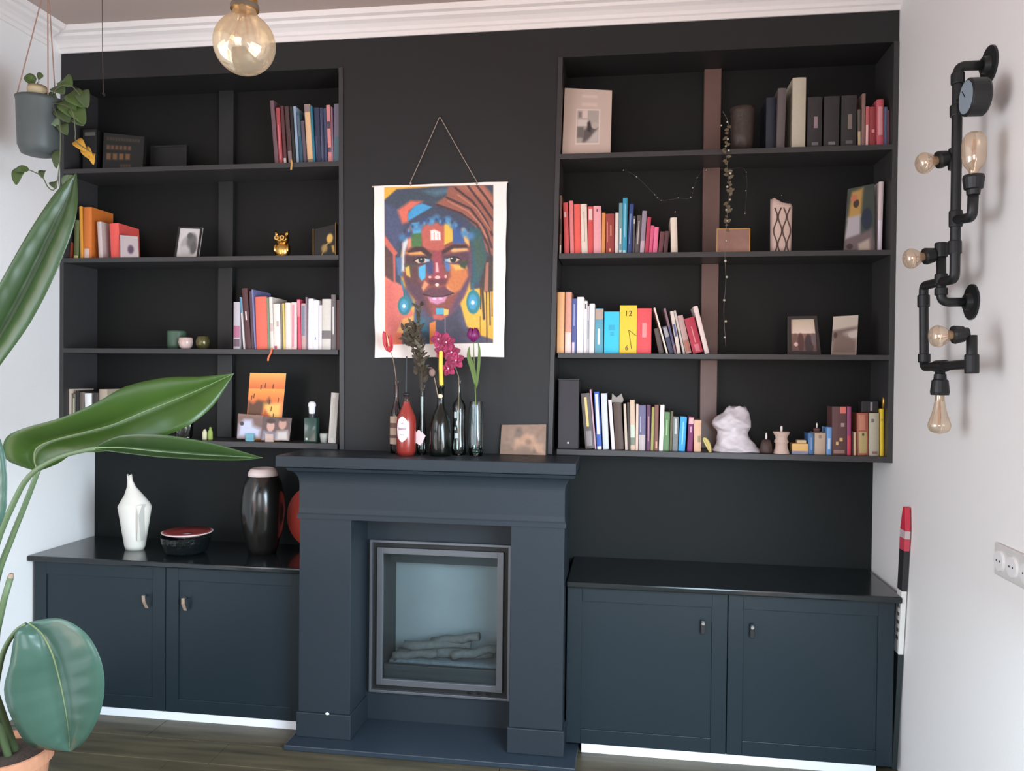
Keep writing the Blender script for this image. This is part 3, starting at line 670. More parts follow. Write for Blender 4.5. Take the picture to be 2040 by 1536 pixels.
# --- right bookcase, second shelf
t, a, b, h = boxy('trinket_box', 'small rosy brown glass box in front of the batten on second shelf', 'box', 1428, 1493, 456, .02, .07, ZR[1], mat('rosy_glass', (150, 112, 100), .2, var=.35, bscale=22))
frame(MB(), a-.002, b+.002, ZR[1]+.0003, h+.002, .004, .0185, .0195).build('metal_edge', BRASS, t)
yv = .06
L0, R0 = at(1535, 493, yv).x, at(1575, 493, yv).x; zt0, zt1 = at(1537, 397, yv).z, at(1572, 412, yv).z
t = thing('wave_vase', 'cream slab vase with brown wavy lines and torn rim', 'vase', ((L0+R0)/2, yv, ZR[1]))
mb = MB(); rows_ = 10; seg = 20
v = []; f = []
for k in range(rows_+1):
    for i in range(seg):
        a_ = 2*math.pi*i/seg; u = math.cos(a_); w = math.sin(a_); hw = (R0-L0)/2*(.97+.06*k/rows_)
        sx = math.copysign(abs(u)**.5, u)*hw; sy = math.copysign(abs(w)**.5, w)*.026
        top = zt0+(zt1-zt0)*(sx/hw*.5+.5)+.004*math.sin(5*a_); z = ZR[1]+.002+(top-ZR[1]-.002)*k/rows_
        v.append(((L0+R0)/2+sx, yv+sy, z))
for k in range(rows_):
    for i in range(seg): j = (i+1) % seg; f.append((k*seg+i, k*seg+j, (k+1)*seg+j, (k+1)*seg+i))
f.append(tuple(range(seg-1, -1, -1)))
mb.add(v, f).build('body', mat('blush_ceramic', (208, 180, 168), .5), t, smooth=True, thick=.003)
for q in range(4):
    P = []
    for k in range(22):
        u = k/21; x = L0+(R0-L0)*(.17+.22*q+.09*math.sin(u*10+q*math.pi)); zz_ = ZR[1]+.004+(zt1-ZR[1]-.012)*u
        P.append((x, yv-.0275+.004*abs((x-(L0+R0)/2)/((R0-L0)/2))**3, zz_))
    MB().tube(P, .0026, 6).build('wave_line', G((84, 62, 54)), t, smooth=True)
c = Canvas(1680, 362, 1746, 494, 70, (66, 74, 66))
c.poly([(1690, 370), (1718, 366), (1714, 424), (1684, 428)], (190, 148, 82), 4).ell(1702, 396, 7, 9, (70, 50, 42)).ell(1696, 384, 8, 7, (200, 120, 90)).poly([(1684, 424), (1713, 420), (1714, 462), (1680, 472)], (186, 178, 184), 3)
c.poly([(1680, 470), (1714, 460), (1740, 450), (1746, 494), (1680, 494)], (118, 100, 102), 4).ell(1692, 485, 7, 6, (70, 54, 56)).poly([(1710, 480), (1734, 470), (1736, 494), (1712, 494)], (190, 172, 156), 3).ell(1728, 430, 12, 22, (40, 48, 66))
picture('magazine', 'dark green magazine with orange figure facing out on second shelf', 'magazine', [(1694, 373), (1747, 362), (1743, 493), (1681, 493)], .03, c, ZR[1], .008, .03, G((90, 84, 80)))
book('', at(1748, 493, .045).x, at(1757, 493, .045).x, .012, at(1755, 362, .045).z-ZR[1], ZR[1], (226, 206, 206), [(0, .45, .05, .95, (236, 226, 236))], .14, label='pinkish white folder standing right of the green magazine', yf=.045)
# --- right bookcase, third shelf photographs
c = Canvas(1576, 634, 1628, 698, 50, (190, 160, 140)).band(634, 662, (206, 186, 160), (236, 210, 196)).band(662, 698, (150, 112, 100), (110, 82, 80))
c.ell(1596, 680, 7, 18, (92, 58, 54)).ell(1613, 684, 9, 20, (70, 54, 56)).ell(1585, 676, 5, 14, (120, 90, 80)).ell(1586, 684, 4, 4, (230, 196, 186)).ell(1623, 674, 5, 12, (120, 100, 104))
picture('framed_photograph', 'dark framed photograph of people in a bright hall on third shelf', 'photograph', [(1572, 630), (1629, 629), (1635, 702), (1570, 703)], .06, c, ZR[2], .008, .02, framemat=G((52, 44, 42)), frame=.1)
c = Canvas(1657, 627, 1712, 694, 50, (206, 190, 176)).poly([(1657, 652), (1690, 648), (1712, 646), (1712, 650), (1680, 656), (1678, 672), (1657, 668)], (120, 100, 94), 3).poly([(1657, 664), (1680, 656), (1712, 668), (1712, 694), (1657, 694)], (130, 108, 98), 6).ell(1664, 660, 4, 5, (80, 62, 60)).ell(1702, 660, 10, 5, (206, 192, 182))
picture('photograph', 'unframed sepia photograph with a pale sky, right end of third shelf', 'photograph', [(1663, 630), (1713, 627), (1706, 696), (1656, 697)], .06, c, ZR[2], .002, .02)
# --- right bookcase, bottom shelf
t, a, b, h = boxy('loudspeaker', 'tall black box loudspeaker at left end of bottom right shelf', 'loudspeaker', 1111, 1152, 757, .02, .14, ZR[3], mat('black_speaker_cloth', (54, 50, 54), .7, bump=.2, bscale=300), .003)
MB().disc(((a+b)/2, .0195, ZR[3]+.024), (0, -1, 0), .0035, .001, 12).build('logo_badge', G((240, 236, 236)), t)
MB().box(a-.001, b+.001, .019, .161, h, h+.003).build('top_plate', mat('black_plastic', (34, 33, 36), .4), t)
secs = [(902, 1422, 1524), (896, 1420, 1522), (888, 1423, 1508), (872, 1427, 1496), (858, 1428, 1491), (848, 1419, 1496), (836, 1421, 1496), (824, 1436, 1494), (814, 1445, 1489), (810, 1452, 1484)]
yb_ = .085; v = []; f = []; seg = 72; S_ = spline(secs, 34)
for k, (py, l, r) in enumerate(S_):
    A, B = at(l, py, yb_), at(r, py, yb_); cx = (A.x+B.x)/2; hw = (B.x-A.x)/2; z = max(A.z, ZR[3]+.0004+.0004*k)
    for i in range(seg):
        a_ = 2*math.pi*i/seg; e = 0
        for fq, fz, ph, am in ((3, .35, .4, .045), (5, -.5, 1.7, .035), (8, .8, .3, .025), (13, -.9, 2.1, .014), (2, .22, 2.6, .05)): e += am*(1-2*abs(math.sin(fq*.5*a_+fz*k+ph)))
        wr = 1+e*(.35+.65*abs(math.sin(a_)))
        v.append((cx+hw*math.cos(a_)*wr, yb_+min(hw*.8, .062)*math.sin(a_)*wr, z+(.004*math.sin(4*a_+k*.4) if k > 7 else 0)))
for k in range(len(S_)-1):
    for i in range(seg): j = (i+1) % seg; f.append((k*seg+i, k*seg+j, (k+1)*seg+j, (k+1)*seg+i))
f += [tuple(range(seg-1, -1, -1)), tuple((len(S_)-1)*seg+i for i in range(seg))]
o = MB().add(v, f).build('wrapped_bag', mat('crumpled_white_plastic', (214, 204, 208), .32, bump=.25, bscale=30), smooth=True)
tag(o, 'crumpled white plastic bag slumped on the bottom right shelf', 'bag')
turned('dark_candle', 'small dark brown cone candle with white wick beside the bag', 'candle', 1526, .03, ZR[3], [('body', [(11, 907), (12, 900), (11, 886), (8, 877), (4, 875)], G((66, 46, 42))), ('wick', [(1.6, 876), (2, 870), (1.2, 863), (.4, 862)], G((236, 224, 218)))])
turned('candle_holder', 'blush hourglass candle holder with a white candle stub', 'candle holder', 1556, .035, ZR[3], [('body', [(16, 908), (16, 903), (12, 890), (11.5, 884), (14, 881), (13, 877), (11, 874), (12, 869), (16, 862), (16, 860), (13, 860)], mat('blush_stone', (204, 176, 162), .5)), ('candle', [(2.2, 861), (2.2, 850), (1, 848)], G((240, 228, 222)))])
t, a, b, h = boxy('small_box', 'low box with apricot top half and blue grey base', 'box', 1578, 1610, 884, .03, .05, ZR[3], G((238, 190, 120)))
MB().box(a-.0006, b+.0006, .0294, .0806, ZR[3]+.0003, ZR[3]+(h-ZR[3])*.3).build('base_band', G((150, 150, 176)), t)
bx = at(1588, 884, .04).x; o = MB().box(bx, bx+.034, .04, .07, h+.0002, h+.013).build('wooden_block', G((214, 190, 150)), bevel=.001); tag(o, 'tiny cream block lying on the apricot box', 'block')
shelf_row(1390, 760, 4.976, ZR[3], [
 ('small blue book', 1100, 1152, 1100, 515, (78, 120, 172), LB((.2, .8, .4, .6, (140, 170, 205)))),
 ('small beige box file', 1158, 1270, 1160, 510, (196, 172, 150), LB((.75, .9, .35, .6, (150, 130, 116)))),
 ('light blue booklet', 1276, 1328, 1278, 455, (112, 160, 214), LB((.2, .6, .25, .7, (205, 214, 232)))),
 ('brown boxed set with gold dots', 1334, 1478, 1334, 250, (96, 62, 62), LB((.86, .99, .55, .97, (226, 122, 112)), (.58, .66, .6, .85, (176, 150, 140)), (.28, .35, .5, .72, (216, 180, 110)), (.2, .27, .25, .42, (216, 180, 110)), (.03, .1, .1, .85, (160, 124, 112)))),
 ('narrow magenta book', 1480, 1522, 1482, 250, (146, 62, 104), LB((0, .4, .1, .9, (200, 62, 84)))),
 ('short dark red book', 1526, 1544, 1526, 500, (70, 36, 38)),
 ('short cream booklet', 1546, 1574, 1546, 505, (216, 180, 146)),
 ('olive and red game box', 1588, 1694, 1585, 312, (168, 96, 76), LB((.05, .55, .1, .85, (186, 164, 110)), (.6, .95, .1, .7, (196, 126, 100)), (.46, .52, .4, .6, (70, 54, 46)))),
 ('grey packaged game box', 1700, 1800, 1702, 312, (186, 178, 158), LB((.78, .86, .2, .5, (110, 104, 96)), (.04, .1, .3, .8, (150, 110, 110)))),
 ('yellow packaged game box', 1808, 1886, 1810, 272, (240, 204, 50), LB((.74, .79, .15, .8, (206, 170, 60)))),
], 'end of bottom right shelf', 'small books at the right end of the bottom shelf', yf=.03, depth=.08)
zt_ = at(1690, 822, .04).z
o, a, b, h = boxy('black_case', 'small black case lying on the two game boxes', 'case', 1716, 1750, 799, .045, .05, zt_+.0004, G((36, 34, 36)), .003)
MB().box(a+.032, a+.040, .0445, .045, zt_+.008, h-.004).build('latch', G((150, 140, 146)), o)
zt_ = at(1762, 815, .04).z; zt_ = at(1390+1848/4.976, 760+272/4.976, .03).z
turned('perfume_vial', 'slim gold vial standing on the yellow box', 'vial', 1761, .05, zt_+.0004, [('body', [(4, 815), (4.2, 800), (4, 795), (3, 791)], mat('vial_gold', (186, 146, 60), .3, metal=.6))], 14)
zt_ = at(1390+1210/4.976, 760+510/4.976, .03).z
turned('tea_light', 'tiny brown tea light with white taper on the beige box', 'candle', 1627, .05, zt_+.0004, [('cup', [(6, 862), (7, 856), (7, 853)], G((92, 60, 56))), ('taper', [(1.4, 854), (1.4, 845), (.5, 842)], G((232, 222, 218)))], 14)
o = MB()
P = [at(px, py, .022) for px, py in ((1401, 872), (1407, 880), (1413, 893), (1416, 905))]
def flat_leaf(P, wid, nrm, n=12, cup=.2):    # a leaf blade along a line of points
    L = spline(P, n); v = []; f = []; nrm = Vector(nrm).normalized()
    for k, p in enumerate(L):
        u = k/(n-1); a_, b_ = Vector(L[max(k-1, 0)]), Vector(L[min(k+1, n-1)]); d_ = (b_-a_).normalized(); s_ = d_.cross(nrm).normalized(); up = s_.cross(d_)
        w = wid*max(.03, (math.sin(math.pi*min(1, u**.75))**.8)); p = Vector(p)
        v += [p-s_*w+up*w*cup, p-s_*w*.5+up*w*cup*.3, p, p+s_*w*.5+up*w*cup*.3, p+s_*w+up*w*cup]
    for k in range(n-1):
        for i in range(4): f.append((k*5+i, k*5+i+1, (k+1)*5+i+1, (k+1)*5+i))
    return v, f
v, f = flat_leaf(P, .011, (.3, -1, .2)); o = MB().add(v, f).build('gilded_leaf', mat('pale_gold_leaf', (206, 186, 110), .4), smooth=True, thick=.0012)
tag(o, 'pale gold leaf shaped bookmark leaning between peach book and bag', 'bookmark')
pw = mat('crumpled_grey_paper', (150, 142, 134), .6)
zt_ = at(1090+800/5.667, 740+358/5.667, .03).z+.002
mb = MB(); q = [at(px, py, .05) for px, py in ((1218, 806), (1220, 784), (1228, 792), (1238, 784), (1242, 796), (1240, 806))]
mb.add([p for p in q]+[p+Vector((.004*(-1)**i, .03, -.002*i)) for i, p in enumerate(q)], [(i, (i+1) % 6, 6+(i+1) % 6, 6+i) for i in range(6)]+[(0, 1, 2, 3, 4, 5), (11, 10, 9, 8, 7, 6)])
for i in range(len(mb.v)): mb.v[i].z = max(mb.v[i].z, zt_)
tag(mb.build('crumpled_paper', pw), 'scrap of crumpled grey paper lying on the brown book', 'paper')
# fairy lights on the right bookcase
BEAD = mat('silver_bead', (200, 196, 180), .2, metal=.7); WIRE = mat('thin_silver_wire', (120, 112, 104), .4, metal=.6)
def lights(label, pts, y, beads, r=.0052, leafy=False):
    W_ = spline([at(px, py, y) for px, py in pts], 60); t = thing('fairy_lights', label, 'fairy lights', tuple(W_[-1]))
    MB().tube(W_, .0007 if leafy else .0003, 5).build('wire', WIRE, t)
    for k, (px, py) in enumerate(beads):
        MB().ball(at(px, py, y-.003), r*random.uniform(.7, 1.2), seg=8, rings=6).build('bead', BEAD, t, smooth=True)
    if leafy:
        for k in range(40):
            p = Vector(W_[6+k*3//4]); d_ = Vector((random.uniform(-.02, .02), -.004, random.uniform(-.012, .016)))
            v, f = flat_leaf([p, p+d_*.5, p+d_], .0065, (0, -1, .2), 6); MB().add(v, f).build('dried_leaf', mat('dried_leaf', (104, 92, 70), .7), t)
lights('beaded wire garland hanging down in front of the brown batten', [(1440, 222), (1452, 250), (1446, 296), (1450, 340), (1453, 380), (1449, 420), (1447, 460), (1444, 505), (1446, 560), (1442, 620), (1446, 690)], -.018,
       [(1449, 243), (1437, 250), (1450, 277), (1446, 291), (1452, 300), (1455, 345), (1449, 372), (1454, 398), (1447, 418), (1449, 440), (1447, 480), (1445, 520), (1448, 552), (1443, 598), (1446, 640), (1444, 672)], leafy=True)
lights('fine wire of tiny lights scattered above the pink books', [(1242, 338), (1268, 352), (1304, 387), (1318, 399), (1352, 395), (1376, 393), (1388, 357), (1406, 338), (1448, 337), (1486, 342), (1484, 430)], .178,
       [(1242, 339), (1268, 352), (1304, 388), (1310, 394), (1317, 399), (1351, 394), (1376, 393), (1389, 354), (1380, 374), (1407, 339), (1487, 343), (1486, 380), (1484, 425), (1345, 422), (1557, 389)], .0032)
# --- left bookcase
c = Canvas(204, 262, 285, 333, 110, (24, 23, 21))
def blocks(row, y0, y1, x0, x1, n, col):
    w = (x1-x0)/n
    for k in range(n): c.poly([(x0+k*w, y0), (x0+(k+.72)*w, y0), (x0+(k+.72)*w, y1), (x0+k*w, y1)], col, 1.6, .8)
blocks(0, 269, 275, 211, 278, 12, (82, 66, 54)); blocks(1, 284, 292, 211, 262, 6, (128, 88, 60)); blocks(2, 299, 311, 211, 262, 4, (142, 100, 64)); blocks(3, 320, 327, 240, 262, 4, (116, 82, 56))
picture('letter_board', 'dark letter board with rows of amber letters behind the hanging plant', 'letter board', [(204, 263), (285, 271), (284, 334), (204, 338)], .06, c, ZL[0], .02, .01, G((26, 25, 23)))
t, a, b, h = boxy('storage_box', 'narrow dark box with a pale label beside the letter board', 'box', 164, 192, 257, .07, .07, ZL[0], G((27, 27, 26)))
MB().box(a+.012, b-.006, .0692, .07, h-.03, h-.014).build('paper_label', G((96, 95, 88)), t)
t, a, b, h = boxy('picture_frame', 'low black picture frame standing in shade on the top left shelf', 'frame', 300, 372, 290, .12, .02, ZL[0], G((21, 21, 21)))
frame(MB(), a, b, ZL[0]+.0004, h, .007, .117, .1199).build('frame_edge', G((29, 29, 28)), t)
c = Canvas(350, 452, 397, 508, 60, (214, 206, 204)); c.ell(375, 485, 19, 20, (176, 168, 166)).poly([(357, 488), (376, 484), (378, 506), (360, 506)], (200, 194, 192), 3).ell(380, 476, 11, 15, (110, 106, 104), .5).ell(374, 466, 6, 6, (92, 90, 88), .5).ell(386, 490, 7, 12, (96, 92, 92), .5)
picture('art_print', 'small white print with grey round plant drawing on second left shelf', 'print', [(352, 450), (399, 452), (395, 509), (348, 508)], .06, c, ZL[1], .006, .02, frame=.06, framemat=G((34, 33, 32)))
c = Canvas(235, 467, 276, 513, 40, (196, 180, 180)); c.ell(259, 496, 7, 9, (92, 72, 92), .6)
picture('music_disc_case', 'grey square case with purple dot leaning on the coral book', 'disc case', [(235, 467), (270, 470), (276, 512), (240, 512)], .008, c, ZL[1], .004, .015)
t = thing('owl_figurine', 'shiny gold owl figurine with pointed ears', 'figurine', (at(563, 507, .06).x, .06, ZL[1]))
s_ = 1/scale_at(t.location); ox_ = t.location.x; Z0 = ZL[1]
MB().lathe([(0, Z0+.0003), (11*s_, Z0+.0003), (13*s_, Z0+4*s_), (16*s_, Z0+14*s_), (15*s_, Z0+21*s_), (11*s_, Z0+27*s_), (9*s_, Z0+30*s_), (0, Z0+31*s_)], 24, (ox_, .06, 0), 1, .8).build('body', GOLD, t, smooth=True)
MB().ball((ox_-s_, .058, Z0+37*s_), 15*s_, 12*s_, 11*s_).build('head', GOLD, t, smooth=True)
for q in (-1, 1):
    MB().tube([(ox_-s_+q*9*s_, .056, Z0+43*s_), (ox_-s_+q*12*s_, .056, Z0+50*s_), (ox_-s_+q*13*s_, .056, Z0+54*s_)], [5*s_, 3*s_, .3*s_], 8).build('ear', GOLD, t, smooth=True)
    MB().tube([(ox_-s_+q*6*s_, .058-9*s_, Z0+38*s_), (ox_-s_+q*6*s_, .058-13*s_, Z0+38*s_)], [5.5*s_, 4.5*s_], 16).build('eye', GOLD, t)
    MB().disc((ox_-s_+q*6*s_, .058-13*s_, Z0+38*s_), (0, -1, 0), 2.2*s_, .6*s_, 12).build('pupil', G((60, 44, 24)), t)
    MB().ball((ox_+q*13*s_, .056, Z0+17*s_), 4*s_, 8*s_, 11*s_).build('wing', GOLD, t, smooth=True)
    MB().ball((ox_+q*5*s_, .06-11*s_, Z0+2.2*s_), 3.5*s_, 4*s_, 2*s_).build('foot', GOLD, t, smooth=True)
MB().tube([(ox_-s_, .058-11*s_, Z0+36*s_), (ox_-s_, .058-15*s_, Z0+32*s_)], [2.2*s_, .3*s_], 8).build('beak', GOLD, t)
c = Canvas(625, 444, 674, 508, 60, (20, 18, 16)); c.ell(660, 471, 7, 10, (214, 170, 86), .5).ell(649, 491, 7, 9, (150, 120, 70), .7).poly([(664, 486), (670, 486), (672, 502), (667, 500)], (206, 160, 70), 2).line([(644, 505), (652, 484), (658, 480)], 1.2, (170, 132, 70))
picture('gilded_picture', 'black picture with gold figure and gold side edges on second left shelf', 'picture', [(624, 456), (669, 445), (669, 507), (624, 507)], .04, c, ZL[1], .012, .01, G((20, 18, 16)))
for pa, pb in (((624, 456), (624, 507)), ((669, 443), (669, 507))):
    q0, q1 = at(*pa, .046), at(*pb, .038); q1.z = ZL[1]+.004; MB().tube([q0, q1], .0022, 8).build('gold_edge', BRASS, bpy.data.objects['gilded_picture'])
turned('green_jar', 'frosted green glass jar on the third left shelf', 'jar', 352, .09, ZL[2], [('body', [(16, 692), (18, 688), (18, 662), (17, 659), (15, 660), (15, 668)], mat('frosted_green', (70, 98, 78), .35, spec=.6))])
turned('shell_dish', 'little pink and pearl dish in front of the green jar', 'dish', 370, .035, ZL[2], [('body', [(8, 693), (12, 690), (14, 682), (13, 674), (11, 672), (10, 676)], mat('pearl_pink', (206, 178, 170), .25, var=.35, bscale=60))])
turned('glass_votive', 'faceted yellowish glass votive beside the pink dish', 'candle holder', 404, .05, ZL[2], [('body', [(9, 693), (13, 688), (14, 680), (12, 671), (10, 669), (9, 673)], mat('gold_mercury_glass', (96, 90, 58), .22, metal=.5, var=.6, bscale=70), 9)])
book('', at(653, 878, .03).x, at(668, 878, .03).x, .06, at(668, 783, .03).z-ZL[3], ZL[3], (196, 186, 178), [(.1, .9, .3, .7, (176, 166, 156))], .15, label='pale grey book leaning on right end of bottom left shelf')
c = Canvas(488, 743, 566, 881, 80, (220, 120, 50)).band(743, 775, (242, 176, 92), (222, 104, 48)).band(775, 800, (240, 160, 70), (232, 116, 50)).band(800, 881, (228, 112, 56), (236, 150, 60))
c.poly([(488, 800), (500, 806), (510, 798), (528, 802), (534, 793), (540, 806), (524, 812), (520, 840), (488, 838)], (96, 58, 34), 4).poly([(524, 806), (562, 804), (560, 842), (530, 836)], (246, 186, 96), 5).poly([(518, 834), (528, 818), (540, 832)], (190, 92, 44), 3)
for x_, y_ in ((515, 768), (524, 764), (541, 766), (501, 786), (496, 790), (555, 794), (541, 812), (547, 826), (536, 798)): c.line([(x_, y_), (x_-.6, y_+8)], 1.0, (70, 36, 22))
picture('sunset_postcard', 'orange sunset postcard standing on bottom left shelf', 'postcard', [(494, 743), (566, 744), (557, 880), (488, 880)], .07, c, ZL[3], .002, .02)
c = Canvas(472, 824, 522, 872, 44, (120, 92, 84)).poly([(476, 846), (486, 834), (500, 834), (504, 846), (520, 852), (518, 868), (474, 868)], (196, 198, 220), 5).ell(481, 843, 4, 4, (60, 54, 60)).band(824, 832, (140, 104, 90), (120, 92, 84))
picture('photograph', 'small photo print with pale blue shapes below the sunset postcard', 'photograph', [(472, 824), (522, 828), (520, 870), (472, 868)], .03, c, ZL[3]+.010, .0015, .01)
c = Canvas(520, 830, 579, 876, 50, (100, 76, 72)).ell(538, 848, 8, 11, (206, 160, 144)).ell(562, 843, 8, 11, (196, 150, 132)).poly([(524, 860), (550, 862), (552, 876), (522, 876)], (170, 170, 196), 5).poly([(552, 858), (574, 856), (577, 876), (552, 876)], (206, 196, 190), 4).ell(538, 838, 9, 5, (70, 50, 46), .5).ell(562, 833, 9, 5, (80, 56, 48), .5)
picture('photograph', 'small photo print of two smiling people under the sunset postcard', 'photograph', [(521, 830), (579, 833), (576, 875), (520, 872)], .03, c, ZL[3]+.006, .0015, .01)
for px, rgb, lb in ((497, (112, 168, 184), 'tiny blue card stand holding the left photo print'), (536, (206, 176, 164), 'tiny pinkish card stand holding the right photo print')):
    p = at(px, 878, .02); o = MB().box(p.x-.018, p.x+.018, .020, .030, ZL[3]+.0003, ZL[3]+.012).box(p.x-.018, p.x+.018, .020, .0285, ZL[3]+.012, ZL[3]+.034).build('card_stand', G(rgb), bevel=.001); tag(o, lb, 'card stand')
t, a, b, h = boxy('perfume_bottle', 'dark green perfume bottle with tall white cap', 'bottle', 605, 630, 832, .05, .035, ZL[3], mat('green_perfume', (44, 70, 62), .12, coat=.5), .004)
MB().tube([((a+b)/2+.001, .067, h), ((a+b)/2+.001, .067, h+.016)], .015, 20).build('collar', mat('black_plastic', (34, 33, 36), .4), t)
MB().lathe([(.011, h+.016), (.013, h+.02), (.014, h+.042), (.017, h+.052), (.015, h+.062), (.008, h+.068), (0, h+.069)], 20, ((a+b)/2+.001, .067, 0)).build('cap', mat('white_cap', (238, 234, 236), .2), t, smooth=True)
MB().disc((a+.013, .0498, ZL[3]+.014), (0, -1, 0), .005, .0006, 12).build('emblem', G((205, 214, 206)), t)
turned('pill_dish', 'tiny pale dish between perfume bottle and grey book', 'dish', 646, .06, ZL[3], [('body', [(7, 874), (9, 866), (8, 863), (6, 865)], G((176, 176, 168)))], 16)
turned('glass_tumbler', 'clear glass tumbler half hidden behind the big leaf', 'glass', 366, .07, ZL[3], [('body', [(14, 878), (17, 870), (19, 835), (18, 832)], CLEAR)])
turned('small_flask', 'tiny white flask on the bottom left shelf', 'flask', 408, .05, ZL[3], [('body', [(4, 879), (5, 875), (5, 862), (3, 858), (2, 855)], G((214, 206, 170)))], 14)
turned('small_flask', 'tiny yellow green flask on the bottom left shelf', 'flask', 419, .05, ZL[3], [('body', [(4, 879), (5, 874), (4.5, 860), (2.5, 856), (2, 851)], G((150, 170, 84)))], 14)
# ribbons hanging from books
def ribbon(label, pts, y, w, rgb, name='bookmark_ribbon'):
    L = spline([at(px, py, y-.002*i) for i, (px, py) in enumerate(pts)], 12); v = []; f = []
    for p in L: v += [Vector(p)-Vector((w/2, 0, 0)), Vector(p)+Vector((w/2, 0, 0))]
    for k in range(11): f.append((2*k, 2*k+1, 2*k+3, 2*k+2))
    tag(MB().add(v, f).build(name, G(rgb), thick=.0008), label, 'bookmark')
ribbon('orange ribbon bookmark hanging over the third left shelf edge', [(542, 693), (540, 702), (535, 712), (534, 719)], -.009, .008, (226, 108, 70))
ribbon('small gold tassel bookmark hanging from top left shelf', [(580, 318), (581, 326), (580, 338)], -.009, .008, (196, 152, 88))
# ------------------------------------------------------------------ left worktop
YV = .0
t = thing('white_vase', 'tall white sculptural vase with narrow forked neck', 'vase', (at(268, 1095, YV).x, YV, ZC))
secs = [(1096, 252, 285), (1085, 250, 288), (1008, 238, 299), (1000, 242, 295), (985, 250, 283), (970, 254, 270), (958, 254.5, 264), (948, 254, 262)]
v = []; f = []; seg = 24
for k, (py, l, r) in enumerate(secs):
    A, B = at(l, py, YV), at(r, py, YV); hw = (B.x-A.x)/2; z = A.z if k else ZC+.0004
    for i in range(seg):
        a_ = 2*math.pi*i/seg; v.append(((A.x+B.x)/2+hw*math.cos(a_), YV+hw*.75*math.sin(a_), z+(.008*abs(math.cos(a_)) if k == len(secs)-1 else 0)))
for k in range(len(secs)-1):
    for i in range(seg): j = (i+1) % seg; f.append((k*seg+i, k*seg+j, (k+1)*seg+j, (k+1)*seg+i))
f.append(tuple(range(seg-1, -1, -1)))
VW = mat('matt_white_porcelain', (232, 226, 216), .35)
MB().add(v, f).build('body', VW, t, smooth=True, thick=.002)
q = [at(px, py, YV-d_) for px, py, d_ in ((271, 1008, .048), (283, 1006, .046), (277, 1025, .062), (280, 1078, .038), (273, 1078, .038), (276, 1030, .064))]
MB().add(q+[p+Vector((0, .03, 0)) for p in q], [(0, 1, 2), (1, 3, 2), (2, 3, 5), (3, 4, 5), (4, 0, 5), (0, 2, 5), (0, 6, 7, 1), (1, 7, 9, 3), (3, 9, 10, 4), (4, 10, 6, 0)]).build('fold', VW, t)
x_ = at(371, 1085, -.03).x
t = thing('cut_glass_bowl', 'dark cut-glass bowl on the left worktop under the red dish', 'bowl', (x_, -.03, ZC))
MB().lathe([(0, ZC+.0004), (.07, ZC+.0004), (.085, ZC+.012), (.098, ZC+.05), (.102, ZC+.075), (.097, ZC+.075), (.092, ZC+.05)], 26, (x_, -.03, 0)).build('body', mat('dark_cut_glass', (16, 21, 22), .14, bump=.8, bscale=30), t)
zb_ = ZC+.0755
t = thing('red_dish', 'red and white shallow dish lying on the dark glass bowl', 'dish', (x_+.005, -.03, zb_))
MB().lathe([(0, zb_+.0004), (.06, zb_+.0004), (.1, zb_+.014), (.104, zb_+.018), (.1, zb_+.019), (.058, zb_+.005), (0, zb_+.004)], 40, (x_+.005, -.03, 0)).build('body', mat('white_glaze', (226, 200, 200), .3), t, smooth=True)
MB().lathe([(.022, zb_+.0085), (.06, zb_+.0075), (.096, zb_+.020), (.096, zb_+.021), (.058, zb_+.010), (.022, zb_+.010)], 40, (x_+.005, -.03, 0)).build('red_glaze', mat('red_glaze', (150, 62, 60), .4), t, smooth=True)
turned('black_vase', 'large glossy black oval vase with white rim on left worktop', 'vase', 523, .035, ZC, [('body', [(26, 1094), (30, 1088), (39, 1055), (43, 1015), (41, 985), (36, 960), (30, 949), (29, 947)], mat('glossy_black_ceramic', (26, 25, 23), .22, coat=.3)), ('rim', [(29.5, 949), (28, 940), (24, 934), (20, 932), (18, 936)], mat('white_rim_glaze', (226, 206, 202), .35))], 40)
ct = Vector((1.118, .155, at(620, 1025, .13).z)); rr = 63/scale_at(ct)
zt_ = ZC+rr+.001; ct.z = zt_
t = thing('red_plate', 'bright red round plate with dark centre propped behind the fireplace', 'plate', (ct.x, ct.y, ZC)); 
def plate(mb, prof, rot):
    n = len(mb.v); mb.lathe(prof, 44)
    for i in range(n, len(mb.v)):
        q = mb.v[i]; w = Vector((q.x, q.z, q.y)); mb.v[i] = ct+Vector((w.x*math.cos(rot)-w.y*math.sin(rot), w.x*math.sin(rot)+w.y*math.cos(rot), w.z))
    return mb
plate(MB(), [(0, 0), (rr*.7, 0), (rr, -.012), (rr, -.008), (rr*.7, .006), (0, .006)], math.radians(-8)).build('body', mat('red_enamel', (238, 92, 76), .45), t, smooth=True)
plate(MB(), [(0, -.003), (rr*.5, -.003), (rr*.5, -.0005), (0, -.0005)], math.radians(-8)).build('centre_spot', G((52, 44, 44)), t)

